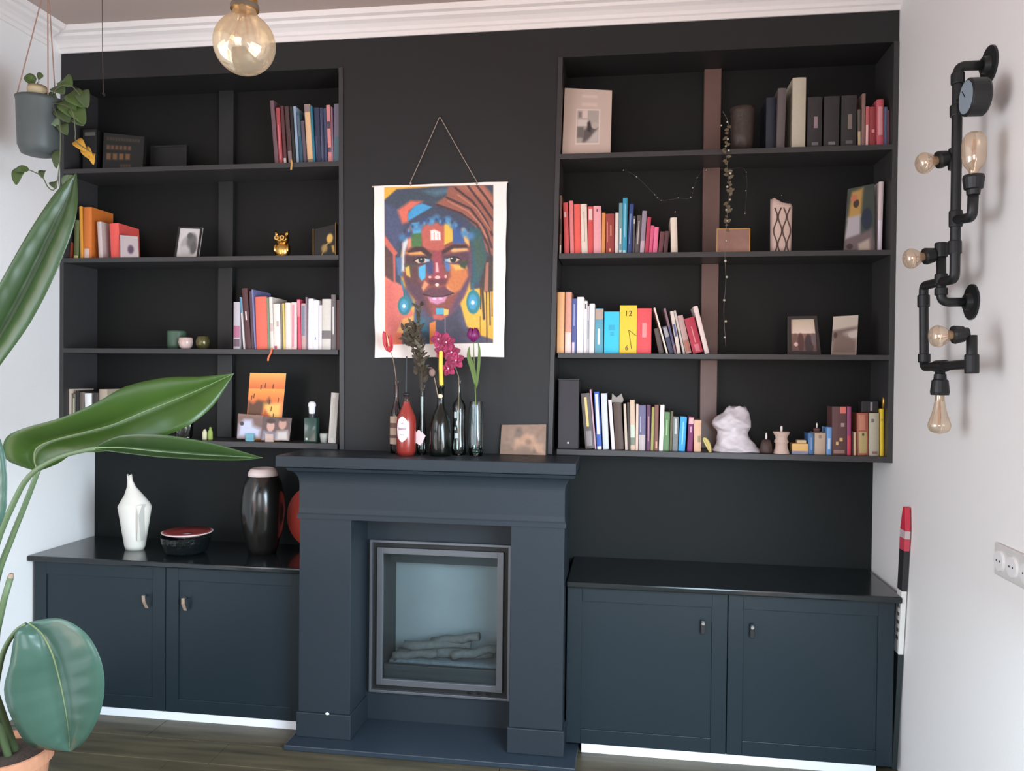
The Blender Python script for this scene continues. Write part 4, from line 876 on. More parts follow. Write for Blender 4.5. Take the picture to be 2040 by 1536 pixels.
# ------------------------------------------------------------------ poster over the mantel
YP = -.012
t = thing('poster', 'colourful portrait print of a woman in a headwrap on white paper, hung over the mantel', 'poster', tuple(at(876, 712, YP)))
pc = [(745, 371), (1010, 362), (1004, 711), (747, 713)]
cp = Canvas(0, 0, 1, 1.32, 24, (250, 236, 228))
def wob(u, v): return np.concatenate([.0010*np.sin(v*23+u*3)*(np.abs(u-.5)*2)**6, -.006*np.sin(v*3.1)*v*0, .0014*np.sin(u*17)*(np.abs(v-.5)*2)**6], -1)
o = cp.sheet('paper', [at(*p, YP) for p in pc], t, .6, wob); sm = o.modifiers.new('thickness', 'SOLIDIFY'); sm.thickness = .0008; sm.offset = -1
c = Canvas(183, 110, 1062, 1400, 230, (242, 176, 58))
A = c.poly
A([(183, 830), (330, 915), (430, 1180), (330, 1300), (330, 1400), (183, 1400)], (226, 112, 96), 12); A([(183, 900), (240, 900), (300, 1400), (183, 1400)], (206, 88, 84), 30, .6)
A([(330, 1190), (430, 1160), (440, 1280), (340, 1330), (280, 1300)], (238, 164, 88), 8); A([(260, 1300), (330, 1310), (335, 1400), (240, 1400)], (222, 104, 70), 10)
A([(430, 1050), (800, 1080), (850, 1260), (960, 1335), (1062, 1370), (1062, 1400), (330, 1400), (330, 1320), (420, 1250)], (78, 74, 98), 8)
A([(620, 1180), (790, 1120), (800, 1250), (760, 1400), (600, 1400)], (62, 58, 76), 30); A([(330, 1320), (440, 1220), (545, 1260), (552, 1400), (330, 1400)], (44, 64, 86), 10)
A([(430, 1150), (520, 1200), (545, 1300), (480, 1300), (430, 1240)], (52, 98, 116), 14); A([(550, 1230), (600, 1210), (598, 1400), (550, 1400)], (238, 128, 52), 5)
A([(183, 215), (285, 128), (700, 110), (1062, 110), (1062, 720), (960, 950), (880, 960), (860, 560), (600, 400), (340, 560), (300, 760), (330, 920), (205, 850), (183, 600)], (58, 64, 84), 8)
A([(183, 225), (290, 290), (335, 410), (330, 490), (280, 620), (183, 480)], (70, 76, 108), 25); A([(200, 235), (320, 170), (560, 128), (730, 175), (610, 260), (470, 225), (300, 265)], (56, 68, 80), 18)
A([(500, 150), (700, 128), (740, 165), (600, 190)], (76, 108, 126), 20); A([(700, 118), (985, 110), (1062, 205), (1062, 690), (1005, 650), (960, 490), (820, 345), (600, 252), (690, 190)], (152, 86, 70), 10)
A([(760, 110), (980, 110), (1062, 215), (1062, 300), (940, 200)], (178, 106, 84), 20)
for L in ([(760, 130), (900, 245), (1000, 390), (1055, 520)], [(860, 115), (960, 250), (1060, 400)], [(610, 262), (800, 335), (930, 430), (1020, 600), (1040, 690)], [(690, 205), (880, 300), (1000, 470), (1050, 620)], [(930, 112), (1010, 220), (1062, 300)]): c.line(L, 9, (72, 46, 46))
for L in ([(700, 235), (860, 320), (960, 430), (1010, 540)], [(780, 185), (930, 300), (1040, 480)]): c.line(L, 6, (196, 124, 96), .8)
A([(290, 300), (400, 225), (495, 232), (385, 310), (375, 400), (330, 412)], (226, 106, 84), 14); A([(375, 335), (430, 268), (490, 248), (572, 280), (480, 332), (380, 390)], (62, 152, 204), 6)
A([(183, 500), (292, 650), (272, 672), (272, 905), (255, 890), (250, 662), (183, 580)], (206, 96, 80), 6); A([(183, 595), (248, 665), (254, 885), (183, 835)], (86, 54, 50), 8)
A([(1008, 690), (1062, 690), (1062, 975), (1000, 985), (945, 930)], (60, 50, 46), 8); A([(1004, 740), (1026, 740), (1020, 985), (988, 985)], (172, 104, 84), 4)
for L, w in (([(975, 960), (988, 1200)], 10), ([(1008, 980), (1012, 1390)], 5), ([(1034, 980), (1038, 1250)], 6), ([(960, 940), (962, 1120)], 5), ([(1052, 970), (1054, 1180)], 4), ([(958, 1180), (958, 1350)], 3)): c.line(L, w, (70, 48, 30))
A([(870, 450), (960, 470), (1005, 700), (950, 890), (888, 940), (890, 640)], (44, 84, 92), 14); A([(900, 560), (960, 520), (1000, 740), (940, 860)], (58, 84, 72), 22)
A([(275, 690), (335, 680), (335, 850), (290, 830)], (78, 108, 148), 8); c.line([(322, 880), (340, 960), (380, 1010)], 8, (70, 120, 150)); A([(335, 920), (380, 960), (430, 1080), (400, 1100), (350, 1010)], (58, 96, 122), 12)
A([(335, 500), (400, 425), (600, 392), (760, 405), (862, 480), (882, 650), (886, 850), (830, 1015), (740, 1150), (640, 1205), (560, 1175), (450, 1060), (365, 950), (328, 800), (328, 620)], (138, 68, 58), 8)
A([(330, 830), (480, 900), (560, 1170), (450, 1060), (365, 950)], (84, 52, 66), 25); A([(820, 640), (882, 650), (886, 850), (850, 960), (770, 1110), (700, 1170), (790, 980), (862, 830)], (82, 60, 92), 22)
A([(480, 415), (672, 410), (672, 620), (620, 645), (500, 612), (480, 480)], (192, 90, 76), 8); A([(670, 415), (735, 415), (742, 560), (670, 592)], (242, 182, 66), 6)
A([(740, 440), (795, 428), (838, 582), (740, 585)], (54, 84, 142), 6); A([(800, 440), (862, 492), (872, 605), (835, 570)], (242, 178, 98), 8); A([(400, 490), (482, 480), (486, 604), (404, 604)], (68, 112, 58), 6)
A([(408, 408), (482, 402), (482, 490), (415, 494)], (82, 164, 206), 6); A([(330, 570), (372, 510), (380, 560), (350, 640), (345, 800), (322, 800)], (214, 216, 216), 10); A([(372, 510), (400, 500), (402, 600), (375, 620)], (226, 140, 110), 8)
for k in range(13):
    a_ = k/12; x_ = 335+a_*545; y_ = 350+150*(2*a_-1)**2+(20 if k % 2 else 0); c.ell(x_, y_+24, 30, 30, ((66, 118, 164), (50, 70, 112), (74, 134, 178))[k % 3], 1.0)
for k in range(17): c.ell(350+k*32, 385+90*((k-8)/8)**2+14*(k % 2), 10, 15, ((44, 58, 98), (92, 156, 200))[k % 2], 1.0, .8)
A([(558, 472), (590, 464), (638, 486), (642, 552), (560, 552)], (252, 230, 222), 6); c.line([(588, 490), (588, 550)], 3, (206, 130, 120)); c.line([(618, 500), (620, 545)], 3, (206, 130, 120))
A([(355, 650), (440, 612), (520, 640), (545, 676), (400, 676)], (228, 154, 84), 10); A([(705, 630), (770, 595), (852, 605), (862, 645), (740, 655)], (230, 170, 112), 10)
A([(350, 672), (560, 672), (572, 745), (460, 760), (348, 750)], (74, 46, 52), 12); A([(645, 675), (860, 650), (872, 760), (740, 752), (655, 745)], (86, 50, 62), 12)
A([(366, 640), (430, 604), (500, 604), (572, 668), (560, 700), (480, 640), (376, 652)], (58, 34, 36), 6); A([(638, 646), (740, 588), (850, 592), (862, 622), (745, 622), (652, 672)], (62, 36, 38), 6)
for ex, sg in ((490, 1), (738, -1)):
    A([(ex-62, 716), (ex-30, 696), (ex+20, 694), (ex+60, 712), (ex+25, 734), (ex-30, 738)], (226, 190, 160), 5); c.ell(ex-4*sg, 712, 26, 24, (34, 40, 44)).ell(ex-4*sg, 714, 10, 11, (12, 12, 14)).ell(ex-8, 703, 6, 5, (250, 248, 240))
    c.line([(ex-66, 716), (ex-30, 694), (ex+20, 690), (ex+64, 712)], 5, (30, 22, 26)); A([(ex+sg*30, 700), (ex+sg*66, 706), (ex+sg*62, 730), (ex+sg*32, 728)], (140, 184, 214), 6, .8)
A([(345, 745), (400, 745), (455, 760), (462, 870), (400, 856), (350, 790)], (62, 74, 54), 10); A([(352, 772), (386, 756), (396, 852), (362, 834)], (240, 178, 74), 5)
A([(458, 772), (522, 744), (516, 860), (486, 882), (460, 842)], (80, 174, 222), 6); A([(520, 742), (588, 718), (590, 832), (532, 832)], (64, 62, 106), 10); A([(395, 760), (458, 770), (462, 930), (410, 900)], (92, 52, 50), 14)
A([(584, 640), (648, 636), (648, 750), (662, 840), (694, 862), (682, 902), (540, 902), (528, 862), (580, 830)], (156, 60, 72), 12); A([(540, 870), (690, 870), (680, 915), (548, 915)], (100, 44, 52), 14)
A([(600, 735), (616, 735), (626, 812), (600, 812)], (240, 176, 178), 6); c.ell(615, 856, 22, 14, (246, 186, 176)).ell(553, 853, 12, 10, (240, 180, 170)).ell(681, 850, 10, 14, (240, 170, 150)).ell(611, 916, 15, 14, (250, 206, 200))
A([(668, 728), (722, 744), (726, 800), (688, 812)], (76, 112, 168), 8); A([(715, 750), (850, 772), (862, 850), (800, 960), (742, 992), (682, 925), (722, 850)], (208, 116, 62), 12); A([(725, 752), (840, 760), (850, 790), (760, 800)], (240, 176, 84), 10)
A([(785, 735), (858, 722), (840, 792), (802, 775)], (50, 62, 44), 8); A([(510, 880), (545, 912), (500, 965), (486, 940)], (228, 142, 100), 8); A([(690, 915), (745, 985), (735, 1000), (690, 950)], (226, 140, 96), 8)
A([(492, 985), (568, 934), (615, 946), (662, 934), (748, 985), (690, 1014), (540, 1014)], (98, 54, 64), 6); A([(538, 1016), (692, 1012), (672, 1056), (612, 1078), (556, 1058)], (212, 134, 168), 8); c.line([(500, 992), (570, 1012), (660, 1012), (744, 988)], 5, (50, 24, 30))
c.ell(590, 1030, 16, 10, (244, 196, 214)).ell(640, 1030, 16, 9, (240, 186, 208)); A([(575, 1095), (600, 1090), (640, 1200), (580, 1195)], (160, 66, 66), 8); A([(600, 1108), (666, 1108), (666, 1160), (604, 1160)], (80, 166, 198), 4); A([(665, 1112), (706, 1122), (702, 1162), (665, 1172)], (244, 194, 92), 5); A([(578, 1162), (700, 1172), (650, 1204), (582, 1196)], (196, 92, 82), 6)
for ex, ey, rx, ry in ((345, 1082, 55, 78), (903, 1062, 56, 98)):
    c.line([(ex-3, ey-ry-50), (ex, ey-ry+10)], 7, (50, 96, 110)); c.ell(ex, ey, rx, ry, (42, 122, 132), .14).ell(ex-4, ey, rx*.62, ry*.66, (66, 150, 186), .3).ell(ex-4, ey+4, 14, 17, (226, 246, 250), .7)
c.line([(676, 1190), (676, 1310)], 2.5, (200, 180, 180), .6); c.noise(12, 3, 3); c.c = c.c*.93+15
c.sheet('portrait_print', [at(*p, YP-.0006) for p in ((765.5, 373), (983, 368), (982.5, 683.6), (767, 686.5))], t, .45)
CORD = mat('jute_cord', (164, 146, 134), .8)
nail = at(876, 232, -.006)
for px in (818, 950): MB().tube([nail, at((876+px)/2, 232+66, YP+.002), at(px, 362, YP+.003), at(px, 370, YP-.003)], .0016, 6).build('hanging_cord', CORD, t); MB().ball(at(px, 365, YP-.001), .005, seg=10, rings=8).build('cord_knot', CORD, t, smooth=True)
MB().tube([Vector((nail.x, .0, nail.z)), Vector((nail.x, -.012, nail.z))], .003, 10).build('nail', IRON, t)
MB().tube([at(741, 372, YP+.003), at(1012, 363, YP+.003)], .003, 8).build('top_rail', mat('pale_wood', (216, 186, 170), .6), t)
# ------------------------------------------------------------------ mantel shelf
def bottle(label, cx, y, prof, gl, extra=(), name='glass_bottle', cat='bottle'):
    return turned(name, label, cat, cx, y, ZM, [('glass', prof, gl)]+list(extra), 32)
def label_strip(t, cx, y, py0, py1, hw, a0, a1, rgb, name='paper_label', oval=False):
    p0, p1 = at(cx, py0, y), at(cx, py1, y); r = hw/scale_at(p0)+.0008; v = []; f = []; n = 12; mrows = 9
    for k in range(mrows):
        w = k/(mrows-1); e = math.sqrt(max(.02, 1-(2*w-1)**2)) if oval else 1
        for i in range(n+1):
            am = (a0+a1)/2; a_ = math.radians(am+(a1-a0)/2*e*(2*i/n-1)); v.append((t.location.x+r*math.cos(a_), y+r*math.sin(a_), p0.z+(p1.z-p0.z)*w))
    for k in range(mrows-1):
        for i in range(n): f.append((k*(n+1)+i, k*(n+1)+i+1, (k+1)*(n+1)+i+1, (k+1)*(n+1)+i))
    return MB().add(v, f).build(name, G(rgb), t, smooth=True)
TINT = glass('pinkish_glass', (226, 206, 206), 1.6)
b1 = bottle('tall clear bottle with old paper label behind the red sauce bottle', 789, -.075, [(11, 897), (12, 893), (12, 835), (11, 822), (7, 808), (4, 795), (3.6, 760), (4.2, 759)], TINT)
label_strip(b1, 789, -.075, 829, 884, 12, 200, 300, (196, 170, 150)); label_strip(b1, 789, -.075, 842, 852, 12.3, 202, 298, (120, 88, 78), 'label_band'); label_strip(b1, 789, -.075, 866, 872, 12.3, 202, 298, (110, 84, 76), 'label_band')
SAUCE = mat('red_chilli_sauce', (146, 48, 40), .3, coat=.4)
b2 = bottle('red sauce bottle with white oval label and dark neck', 809, -.15, [(16, 903), (19, 898), (19.5, 870), (19.5, 842), (18, 830), (12, 816), (7.5, 806), (6.5, 800)], SAUCE, [('neck', [(6.5, 802), (6, 796), (5.5, 788)], mat('dark_neck_glass', (62, 44, 42), .2)), ('cap', [(6.5, 788), (6.5, 784), (3, 782)], mat('black_plastic', (34, 33, 36), .4))], 'sauce_bottle')
label_strip(b2, 809, -.15, 829, 879, 19.6, 222, 300, (240, 226, 232), 'oval_label', True)
for py0, py1, a0, a1 in ((851, 856, 236, 286), (841, 843, 256, 268), (864, 865.5, 250, 274)): label_strip(b2, 809, -.15, py0, py1, 19.9, a0, a1, (176, 150, 160), 'label_print')
p0 = at(809, 782, -.15)
o = MB().tube([p0+Vector((0, 0, .0006)), at(810, 710, -.15)], [.0042, .0032], 12).build('taper_candle', G((46, 48, 52))); tag(o, 'thin black taper candle standing on the sauce bottle', 'candle')
b3 = bottle('slim clear bottle with white tag holding dark dried foliage', 840, -.11, [(9, 899), (10, 894), (10, 875), (7, 840), (5, 815), (5, 785), (6, 769), (6.4, 768)], CLEAR)
q = [at(px, py, -.135) for px, py in ((834, 856), (848, 868), (838, 888), (828, 882), (828, 862))]
MB().add(q+[p+Vector((0, .001, 0)) for p in q], [(0, 1, 2, 3, 4), (9, 8, 7, 6, 5)]+[(i, (i+1) % 5, 5+(i+1) % 5, 5+i) for i in range(5)]).build('paper_tag', G((232, 206, 206)), b3)
b4 = bottle('black glass wine bottle with a yellow candle in its neck', 877, -.14, [(20, 903), (21.5, 899), (21.5, 860), (20.5, 842), (16, 826), (8, 812), (7, 800), (7, 774), (8, 773), (8, 768)], mat('black_bottle_glass', (12, 16, 12), .14, coat=.15))
label_strip(b4, 877, -.13, 858, 894, 23.2, 250, 296, (44, 48, 42))
MB().ball(at(877, 789, -.15), .010, .006, .010).build('wax_drip', G((226, 206, 170)), b4, smooth=True)
zc_ = at(877, 768, -.13).z
o = MB().tube([Vector((b4.location.x, -.13, zc_+.0006)), at(878, 735, -.13), at(878.5, 700, -.13)], [.0085, .0085, .008], 16).build('candle', G((240, 200, 66))); tag(o, 'tall yellow candle standing in the black bottle', 'candle')
b5 = bottle('engraved clear bottle holding the magenta orchid', 914, -.09, [(14, 899), (15.5, 895), (14.5, 870), (13, 850), (13, 825), (14, 808), (10, 800), (4, 793), (3, 780), (2.8, 760), (3.6, 758)], CLEAR)
for py0, py1, a0, a1 in ((820, 832, 245, 268), (838, 846, 262, 280), (862, 872, 250, 282), (850, 856, 248, 262)): label_strip(b5, 913, -.10, py0, py1, 14, a0, a1, (190, 196, 196), 'engraving')
b6 = bottle('straight clear glass carafe holding the purple tulip', 948, -.11, [(13, 900), (15, 896), (15, 850), (14.5, 815), (13, 803), (12.5, 800)], CLEAR, name='glass_carafe', cat='carafe')
label_strip(b6, 948, -.11, 806, 886, 13.5, 244, 284, (126, 134, 142), 'frosted_strip')
MB().lathe([(0, ZM+.006), (.022, ZM+.006), (.023, ZM+.03), (0, ZM+.031)], 20, (b6.location.x, -.11, 0)).build('water', glass('water', (205, 222, 216), 1.2), b6, smooth=True)
STEM = G((112, 132, 66)); DRY = G((150, 126, 104))
def stem(t, pts, y, r, m_, name='stem'): MB().tube(spline([at(px, py, y) for px, py in pts], 14), r, 7).build(name, m_, t, smooth=True)
def petal(t, p, d_, w, nrm, m_, name='petal', cup=.4): v, f = flat_leaf([p, p+d_*.5, p+d_], w, nrm, 8, cup); return MB().add(v, f).build(name, m_, t, smooth=True, thick=.0006)
# red single bloom
t = thing('red_anthurium', 'slim red anthurium bloom on a dry stem, left end of mantel', 'flower', tuple(at(790, 800, -.075)))
stem(t, [(791, 800), (789, 755), (783, 715), (776, 695)], -.075, .0016, DRY)
RED = mat('red_petal', (206, 54, 66), .45, trans=.2)
for d_, w in (((-.024, -.012, .085), .017), ((.006, -.014, .07), .012), ((-.012, .012, .06), .012), ((-.005, -.016, .045), .008)): petal(t, at(777, 702, -.075), Vector(d_), w, (.3, -1, .1), RED)
MB().tube([at(775, 690, -.09), at(770, 664, -.09)], [.003, .002], 8).build('spadix', G((240, 200, 150)), t, smooth=True)
# dark foliage
t = thing('dried_bouquet', 'dark dried foliage bunch rising in front of the poster', 'bouquet', tuple(at(840, 790, -.11)))
random.seed(11); FOL = mat('dark_dried_leaf', (72, 60, 46), .7); FOL2 = mat('dusty_olive_leaf', (92, 86, 66), .6)
for k in range(7):
    tx, ty = 800+random.uniform(0, 62), random.uniform(592, 690)
    pts = [(840, 790), (838+random.uniform(-5, 5), 740), ((838+tx)/2+random.uniform(-6, 6), 690), (tx+random.uniform(-3, 3), (ty+690)/2 if ty < 680 else ty+6), (tx, ty)]
    yk = -.11+random.uniform(-.03, .03); stem(t, pts, yk, .0012, FOL)
    L = spline([at(px, py, yk) for px, py in pts], 24)
    for j in range(6, 24):
        p = Vector(L[j]); d_ = Vector((random.uniform(-.034, .034), random.uniform(-.02, .012), random.uniform(-.006, .036))); petal(t, p, d_, .0065, (random.uniform(-.4, .4), -1, .3), FOL if random.random() < .75 else FOL2, 'leaf')
for k in range(14):
    p = at(838+random.uniform(-9, 9), random.uniform(716, 764), -.11); petal(t, p, Vector((random.uniform(-.02, .02), random.uniform(-.015, .01), random.uniform(.01, .035))), .008, (0, -1, .2), FOL, 'leaf')
# poppy pod
t = thing('poppy_pod', 'dried poppy seed head leaning beside the black bottle', 'flower', tuple(at(873, 792, -.155)))
stem(t, [(873, 792), (869, 770), (865, 752)], -.155, .0018, DRY)
MB().ball(at(861, 742, -.155), .0125, .0125, .016).build('seed_head', mat('dusty_pod', (140, 112, 102), .8), t, smooth=True); MB().lathe([(0, .0), (.008, .001), (.009, .004), (0, .005)], 12, at(857, 734, -.155)).build('crown', mat('dusty_pod', (140, 112, 102), .8), t)
# orchid
t = thing('orchid_spray', 'magenta orchid spray with several open blooms', 'flower', tuple(at(913, 870, -.10)))
stem(t, [(914, 880), (914, 820), (914, 770), (914, 752), (909, 738), (902, 715), (890, 690), (878, 676)], -.09, .0015, DRY)
MAG = mat('magenta_petal', (186, 50, 100), .4, trans=.2); MAG2 = mat('dark_magenta_petal', (146, 36, 76), .4, trans=.2)
for px, py, r_ in ((874, 676, .034), (890, 682, .038), (900, 702, .038), (909, 718, .036), (894, 734, .032), (880, 700, .03)):
    cpt = at(px, py, -.115)
    for k in range(5):
        a_ = 2*math.pi*k/5+px; petal(t, cpt, Vector((math.cos(a_)*r_, -.006, math.sin(a_)*r_)), r_*.42, (0, -1, 0), MAG if k % 2 else MAG2, 'petal', .3)
    MB().ball(cpt+Vector((0, -.008, 0)), .004).build('throat', G((236, 190, 196)), t, smooth=True)
# tulip
t = thing('purple_tulip', 'single purple tulip with two green leaves in the carafe', 'flower', tuple(at(948, 880, -.11)))
stem(t, [(948, 877), (947.5, 800), (945, 730), (943, 682)], -.11, .0022, STEM)
PUR = mat('purple_petal', (134, 36, 104), .4, trans=.15)
for k in range(6):
    a_ = 2*math.pi*k/6; p = at(943, 682, -.11); r0 = Vector((math.cos(a_), math.sin(a_), 0)); v, f = flat_leaf([p, p+r0*.021+Vector((0, 0, .016)), p+r0*.025+Vector((0, 0, .036)), p+r0*.016+Vector((0, 0, .058))], .017, r0*1.0, 9, -.3)
    MB().add(v, f).build('petal', PUR, t, smooth=True, thick=.0008)
LEAFG = mat('tulip_leaf', (104, 128, 58), .45, trans=.25)
for pts, w in (([(948, 770), (942, 735), (934, 710), (935, 690)], .010), ([(949, 775), (953, 735), (955, 700), (952, 680)], .006)): v, f = flat_leaf([at(px, py, -.118) for px, py in pts], w, (0, -1, 0), 14); MB().add(v, f).build('leaf', LEAFG, t, smooth=True, thick=.0008)
c = Canvas(996, 846, 1088, 905, 80, (138, 110, 92)); c.poly([(1022, 890), (1028, 870), (1050, 862), (1064, 868), (1070, 880), (1082, 884), (1086, 903), (1062, 902), (1056, 888), (1038, 886), (1026, 896)], (180, 138, 112), 4).poly([(1060, 903), (1064, 890), (1072, 903)], (120, 98, 84), 3).ell(1032, 862, 8, 10, (112, 92, 80), .8).ell(1052, 880, 6, 6, (140, 106, 88), .8).noise(16, 5, 5)
picture('brown_card', 'small brown landscape card propped at right end of the mantel', 'card', [(998, 847), (1087, 846), (1087, 903), (996, 904)], -.03, c, ZM, .002, .018, G((150, 120, 100)))
# ------------------------------------------------------------------ pendant bulb
P = at(487, 88, -1.5); r_ = 60/scale_at(P)
t = thing('pendant_lamp', 'large amber globe bulb hanging in a brass socket from the ceiling', 'lamp', (P.x, P.y, P.z-r_))
pr = [(r_*math.sin(math.pi*k/24), P.z-r_*math.cos(math.pi*k/24)) for k in range(21)]+[(r_*.42, P.z+r_*.98), (r_*.36, P.z+r_*1.12), (r_*.36, P.z+r_*1.2)]
def coated(name, tint, sheen, keep, rough):      # metal-coated glass: part mirror, part see-through
    M = bpy.data.materials.new(name); M.use_nodes = True; nt = M.node_tree; nt.nodes.remove(nt.nodes['Principled BSDF'])
    tr = nt.nodes.new('ShaderNodeBsdfTransparent'); tr.inputs[0].default_value = tuple(lin(tint))+(1,)
    gl = nt.nodes.new('ShaderNodeBsdfGlossy'); gl.inputs[0].default_value = tuple(lin(sheen))+(1,); gl.inputs['Roughness'].default_value = rough
    tl = nt.nodes.new('ShaderNodeBsdfTranslucent'); tl.inputs[0].default_value = tuple(lin(sheen))+(1,)
    df = nt.nodes.new('ShaderNodeBsdfDiffuse'); df.inputs[0].default_value = tuple(lin(sheen))+(1,)
    m1 = nt.nodes.new('ShaderNodeMixShader'); m1.inputs[0].default_value = .5; m2 = nt.nodes.new('ShaderNodeMixShader'); m2.inputs[0].default_value = .45; m3 = nt.nodes.new('ShaderNodeMixShader'); m3.inputs[0].default_value = keep
    lk = nt.links.new; lk(tl.outputs[0], m1.inputs[1]); lk(df.outputs[0], m1.inputs[2]); lk(gl.outputs[0], m2.inputs[1]); lk(m1.outputs[0], m2.inputs[2])
    lk(m2.outputs[0], m3.inputs[1]); lk(tr.outputs[0], m3.inputs[2]); lk(m3.outputs[0], nt.nodes['Material Output'].inputs[0]); return M
GLOBE = coated('golden_globe_glass', (238, 222, 192), (238, 224, 202), .42, .04)
MB().lathe(pr, 48, (P.x, P.y, 0)).build('globe', GLOBE, t, smooth=True)
MB().lathe([(0, P.z+r_*1.13), (r_*.45, P.z+r_*1.13), (r_*.45, P.z+r_*1.3), (r_*.42, P.z+r_*1.32), (r_*.42, P.z+r_*2.2), (r_*.2, P.z+r_*2.3), (0, P.z+r_*2.3)], 32, (P.x, P.y, 0)).build('socket', BRASS, t, smooth=False)
MB().lathe([(r_*.46, P.z+r_*1.12), (r_*.47, P.z+r_*1.2), (r_*.46, P.z+r_*1.28)], 32, (P.x, P.y, 0)).build('socket_ring', G((84, 70, 58)), t, smooth=True)
MB().tube([(P.x, P.y, P.z+r_*2.3), (P.x, P.y, CEIL-.02)], .0035, 8).build('cable', G((44, 40, 38)), t); MB().lathe([(.05, CEIL-.0005), (.05, CEIL-.012), (.02, CEIL-.025), (0, CEIL-.025)], 24, (P.x, P.y, 0)).build('ceiling_rose', BRASS, t, smooth=True)
for k in range(5):
    a_ = 2*math.pi*k/5; MB().tube([(P.x+.006*math.cos(a_), P.y+.006*math.sin(a_), P.z+r_*1.1), (P.x+.024*math.cos(a_+.4), P.y+.024*math.sin(a_+.4), P.z+r_*.2), (P.x+.016*math.cos(a_+1), P.y+.016*math.sin(a_+1), P.z-r_*.35)], .0012, 6).build('filament', mat('filament_gold', (214, 150, 80), .3, metal=.8), t)
# thin cord hanging from the ceiling
ye = -.45; p0 = at(206, 190, ye); t = thing('ceiling_cord', 'thin dark cord hanging from the ceiling beside the planter', 'cord', tuple(p0))
ca_ = at(204, 104, ye); tp = Vector((at(203, 0, ye).x, ye, CEIL-.0005))
MB().tube([tp, ca_, p0], .0013, 6).build('cord', G((74, 58, 54)), t); MB().tube([p0+Vector((.006*math.sin(a_), 0, -.006-.008*math.cos(a_)+.008)) for a_ in (0, .9, 1.8, 2.7, 3.6, 4.3)], .0014, 6).build('hook', IRON, t); MB().lathe([(.010, CEIL-.0004), (.010, CEIL-.004), (0, CEIL-.006)], 14, (tp.x, ye, 0)).build('ceiling_plate', G((74, 58, 54)), t)
# ------------------------------------------------------------------ iron pipe wall lamp
XP, XW = 3.365, 3.45
def L_(px, py, x=XP): return atx(px, py, x)
top = L_(1908, 132)
t = thing('pipe_wall_lamp', 'black iron pipe wall lamp with gauge and edison bulbs on the right wall', 'lamp', (XW, top.y, L_(1873, 864).z))
RP = .0135
def bend(pts, r=.022, n=5):        # round the corners of a pipe run
    pts = [Vector(p) for p in pts]; out = [pts[0]]
    for k in range(1, len(pts)-1):
        a, b, c_ = pts[k-1], pts[k], pts[k+1]; u = (a-b).normalized()*min(r, (a-b).length*.45); w = (c_-b).normalized()*min(r, (c_-b).length*.45)
        for j in range(n+1): q = j/n; out.append((b+u)*(1-q)**2+b*2*q*(1-q)+(b+w)*q*q)
    return out+[pts[-1]]
def pipe(pts, name='pipe', r=RP): MB().tube(bend(pts), r, 14).build(name, IRON, t, smooth=True)
def fitting(p, q, r=RP*1.32, name='pipe_fitting'): MB().tube([p, p.lerp(q, .08), p.lerp(q, .92), q], [r*.94, r, r, r*.94], 16).build(name, IRON, t, smooth=False)
pA, pB, pC, pD, pE, pF, pG = top, L_(1902, 556), L_(1840, 569), L_(1841, 732), L_(1936, 725), L_(1936, 668), None
pipe([Vector((XW-.012, top.y, top.z)), pA, pB, pC, pD, pE, pF])
for (a, b) in (((1908, 146), (1908, 168)), ((1906, 210), (1906, 232)), ((1903, 296), (1902, 338)), ((1904, 420), (1904, 452)), ((1902, 480), (1902, 506)), ((1840, 588), (1840, 612)), ((1841, 705), (1841, 722)), ((1864, 730), (1884, 729)), ((1936, 706), (1936, 744))): fitting(L_(*a), L_(*b))
p2 = L_(1875, 602); p2t = L_(1875, 486); off = Vector((-.03, 0, 0))
pipe([Vector((XW-.012, p2.y, p2.z)), p2, p2t], 'branch_pipe'); fitting(L_(1875, 484), L_(1875, 512)); fitting(L_(1875, 546), L_(1875, 566)); fitting(L_(1875, 574), L_(1875, 588))
def flange(y, z): MB().tube([(XW-.0005, y, z), (XW-.006, y, z), (XW-.007, y, z), (XW-.022, y, z)], [.052, .052, .026, .022], 28).build('wall_flange', IRON, t, smooth=False)
flange(top.y, top.z); flange(p2.y, p2.z)
BULBG = coated('vintage_bulb_glass', (250, 242, 230), (246, 232, 216), .48, .08)
def bulb(base, axis, length, rmax, kind):
    axis = Vector(axis).normalized(); b0 = Vector(base)
    shape = {'tube': [(.012, 0), (.013, .1), (.9*rmax, .28), (rmax, .55), (.95*rmax, .8), (.6*rmax, .96), (.001, 1)], 'pear': [(.012, 0), (.013, .12), (.6*rmax, .4), (.92*rmax, .68), (rmax, .8), (.75*rmax, .94), (.001, 1)], 'ball': [(.012, 0), (.014, .1), (.8*rmax, .35), (rmax, .6), (.85*rmax, .84), (.45*rmax, .97), (.001, 1)]}[kind]
    S = spline([(r, u) for r, u in shape], 20); MB().tube([b0+axis*length*q[1] for q in S], [max(.0005, q[0]) for q in S], 24, False).build('bulb', BULBG, t, smooth=True)
    MB().tube([b0-axis*.004, b0+axis*length*.16], .011, 14).build('bulb_base', mat('pale_brass', (214, 190, 156), .35, metal=.6), t)
    side = axis.orthogonal().normalized()
    for k in (-1, 0, 1): MB().tube([b0+axis*length*.15+side*.004*k, b0+axis*length*.5+side*.009*k, b0+axis*length*.82+side*.004*k], .0011, 6).build('filament', mat('filament_gold', (214, 150, 80), .3, metal=.8), t)
def socket(p, axis, r=.026, l=.045):
    axis = Vector(axis).normalized(); p = Vector(p); MB().tube([p, p+axis*l*.25, p+axis*l*.3, p+axis*l*.85, p+axis*l], [RP*1.2, RP*1.3, r*.85, r, r*.92], 18).build('lamp_socket', IRON, t)
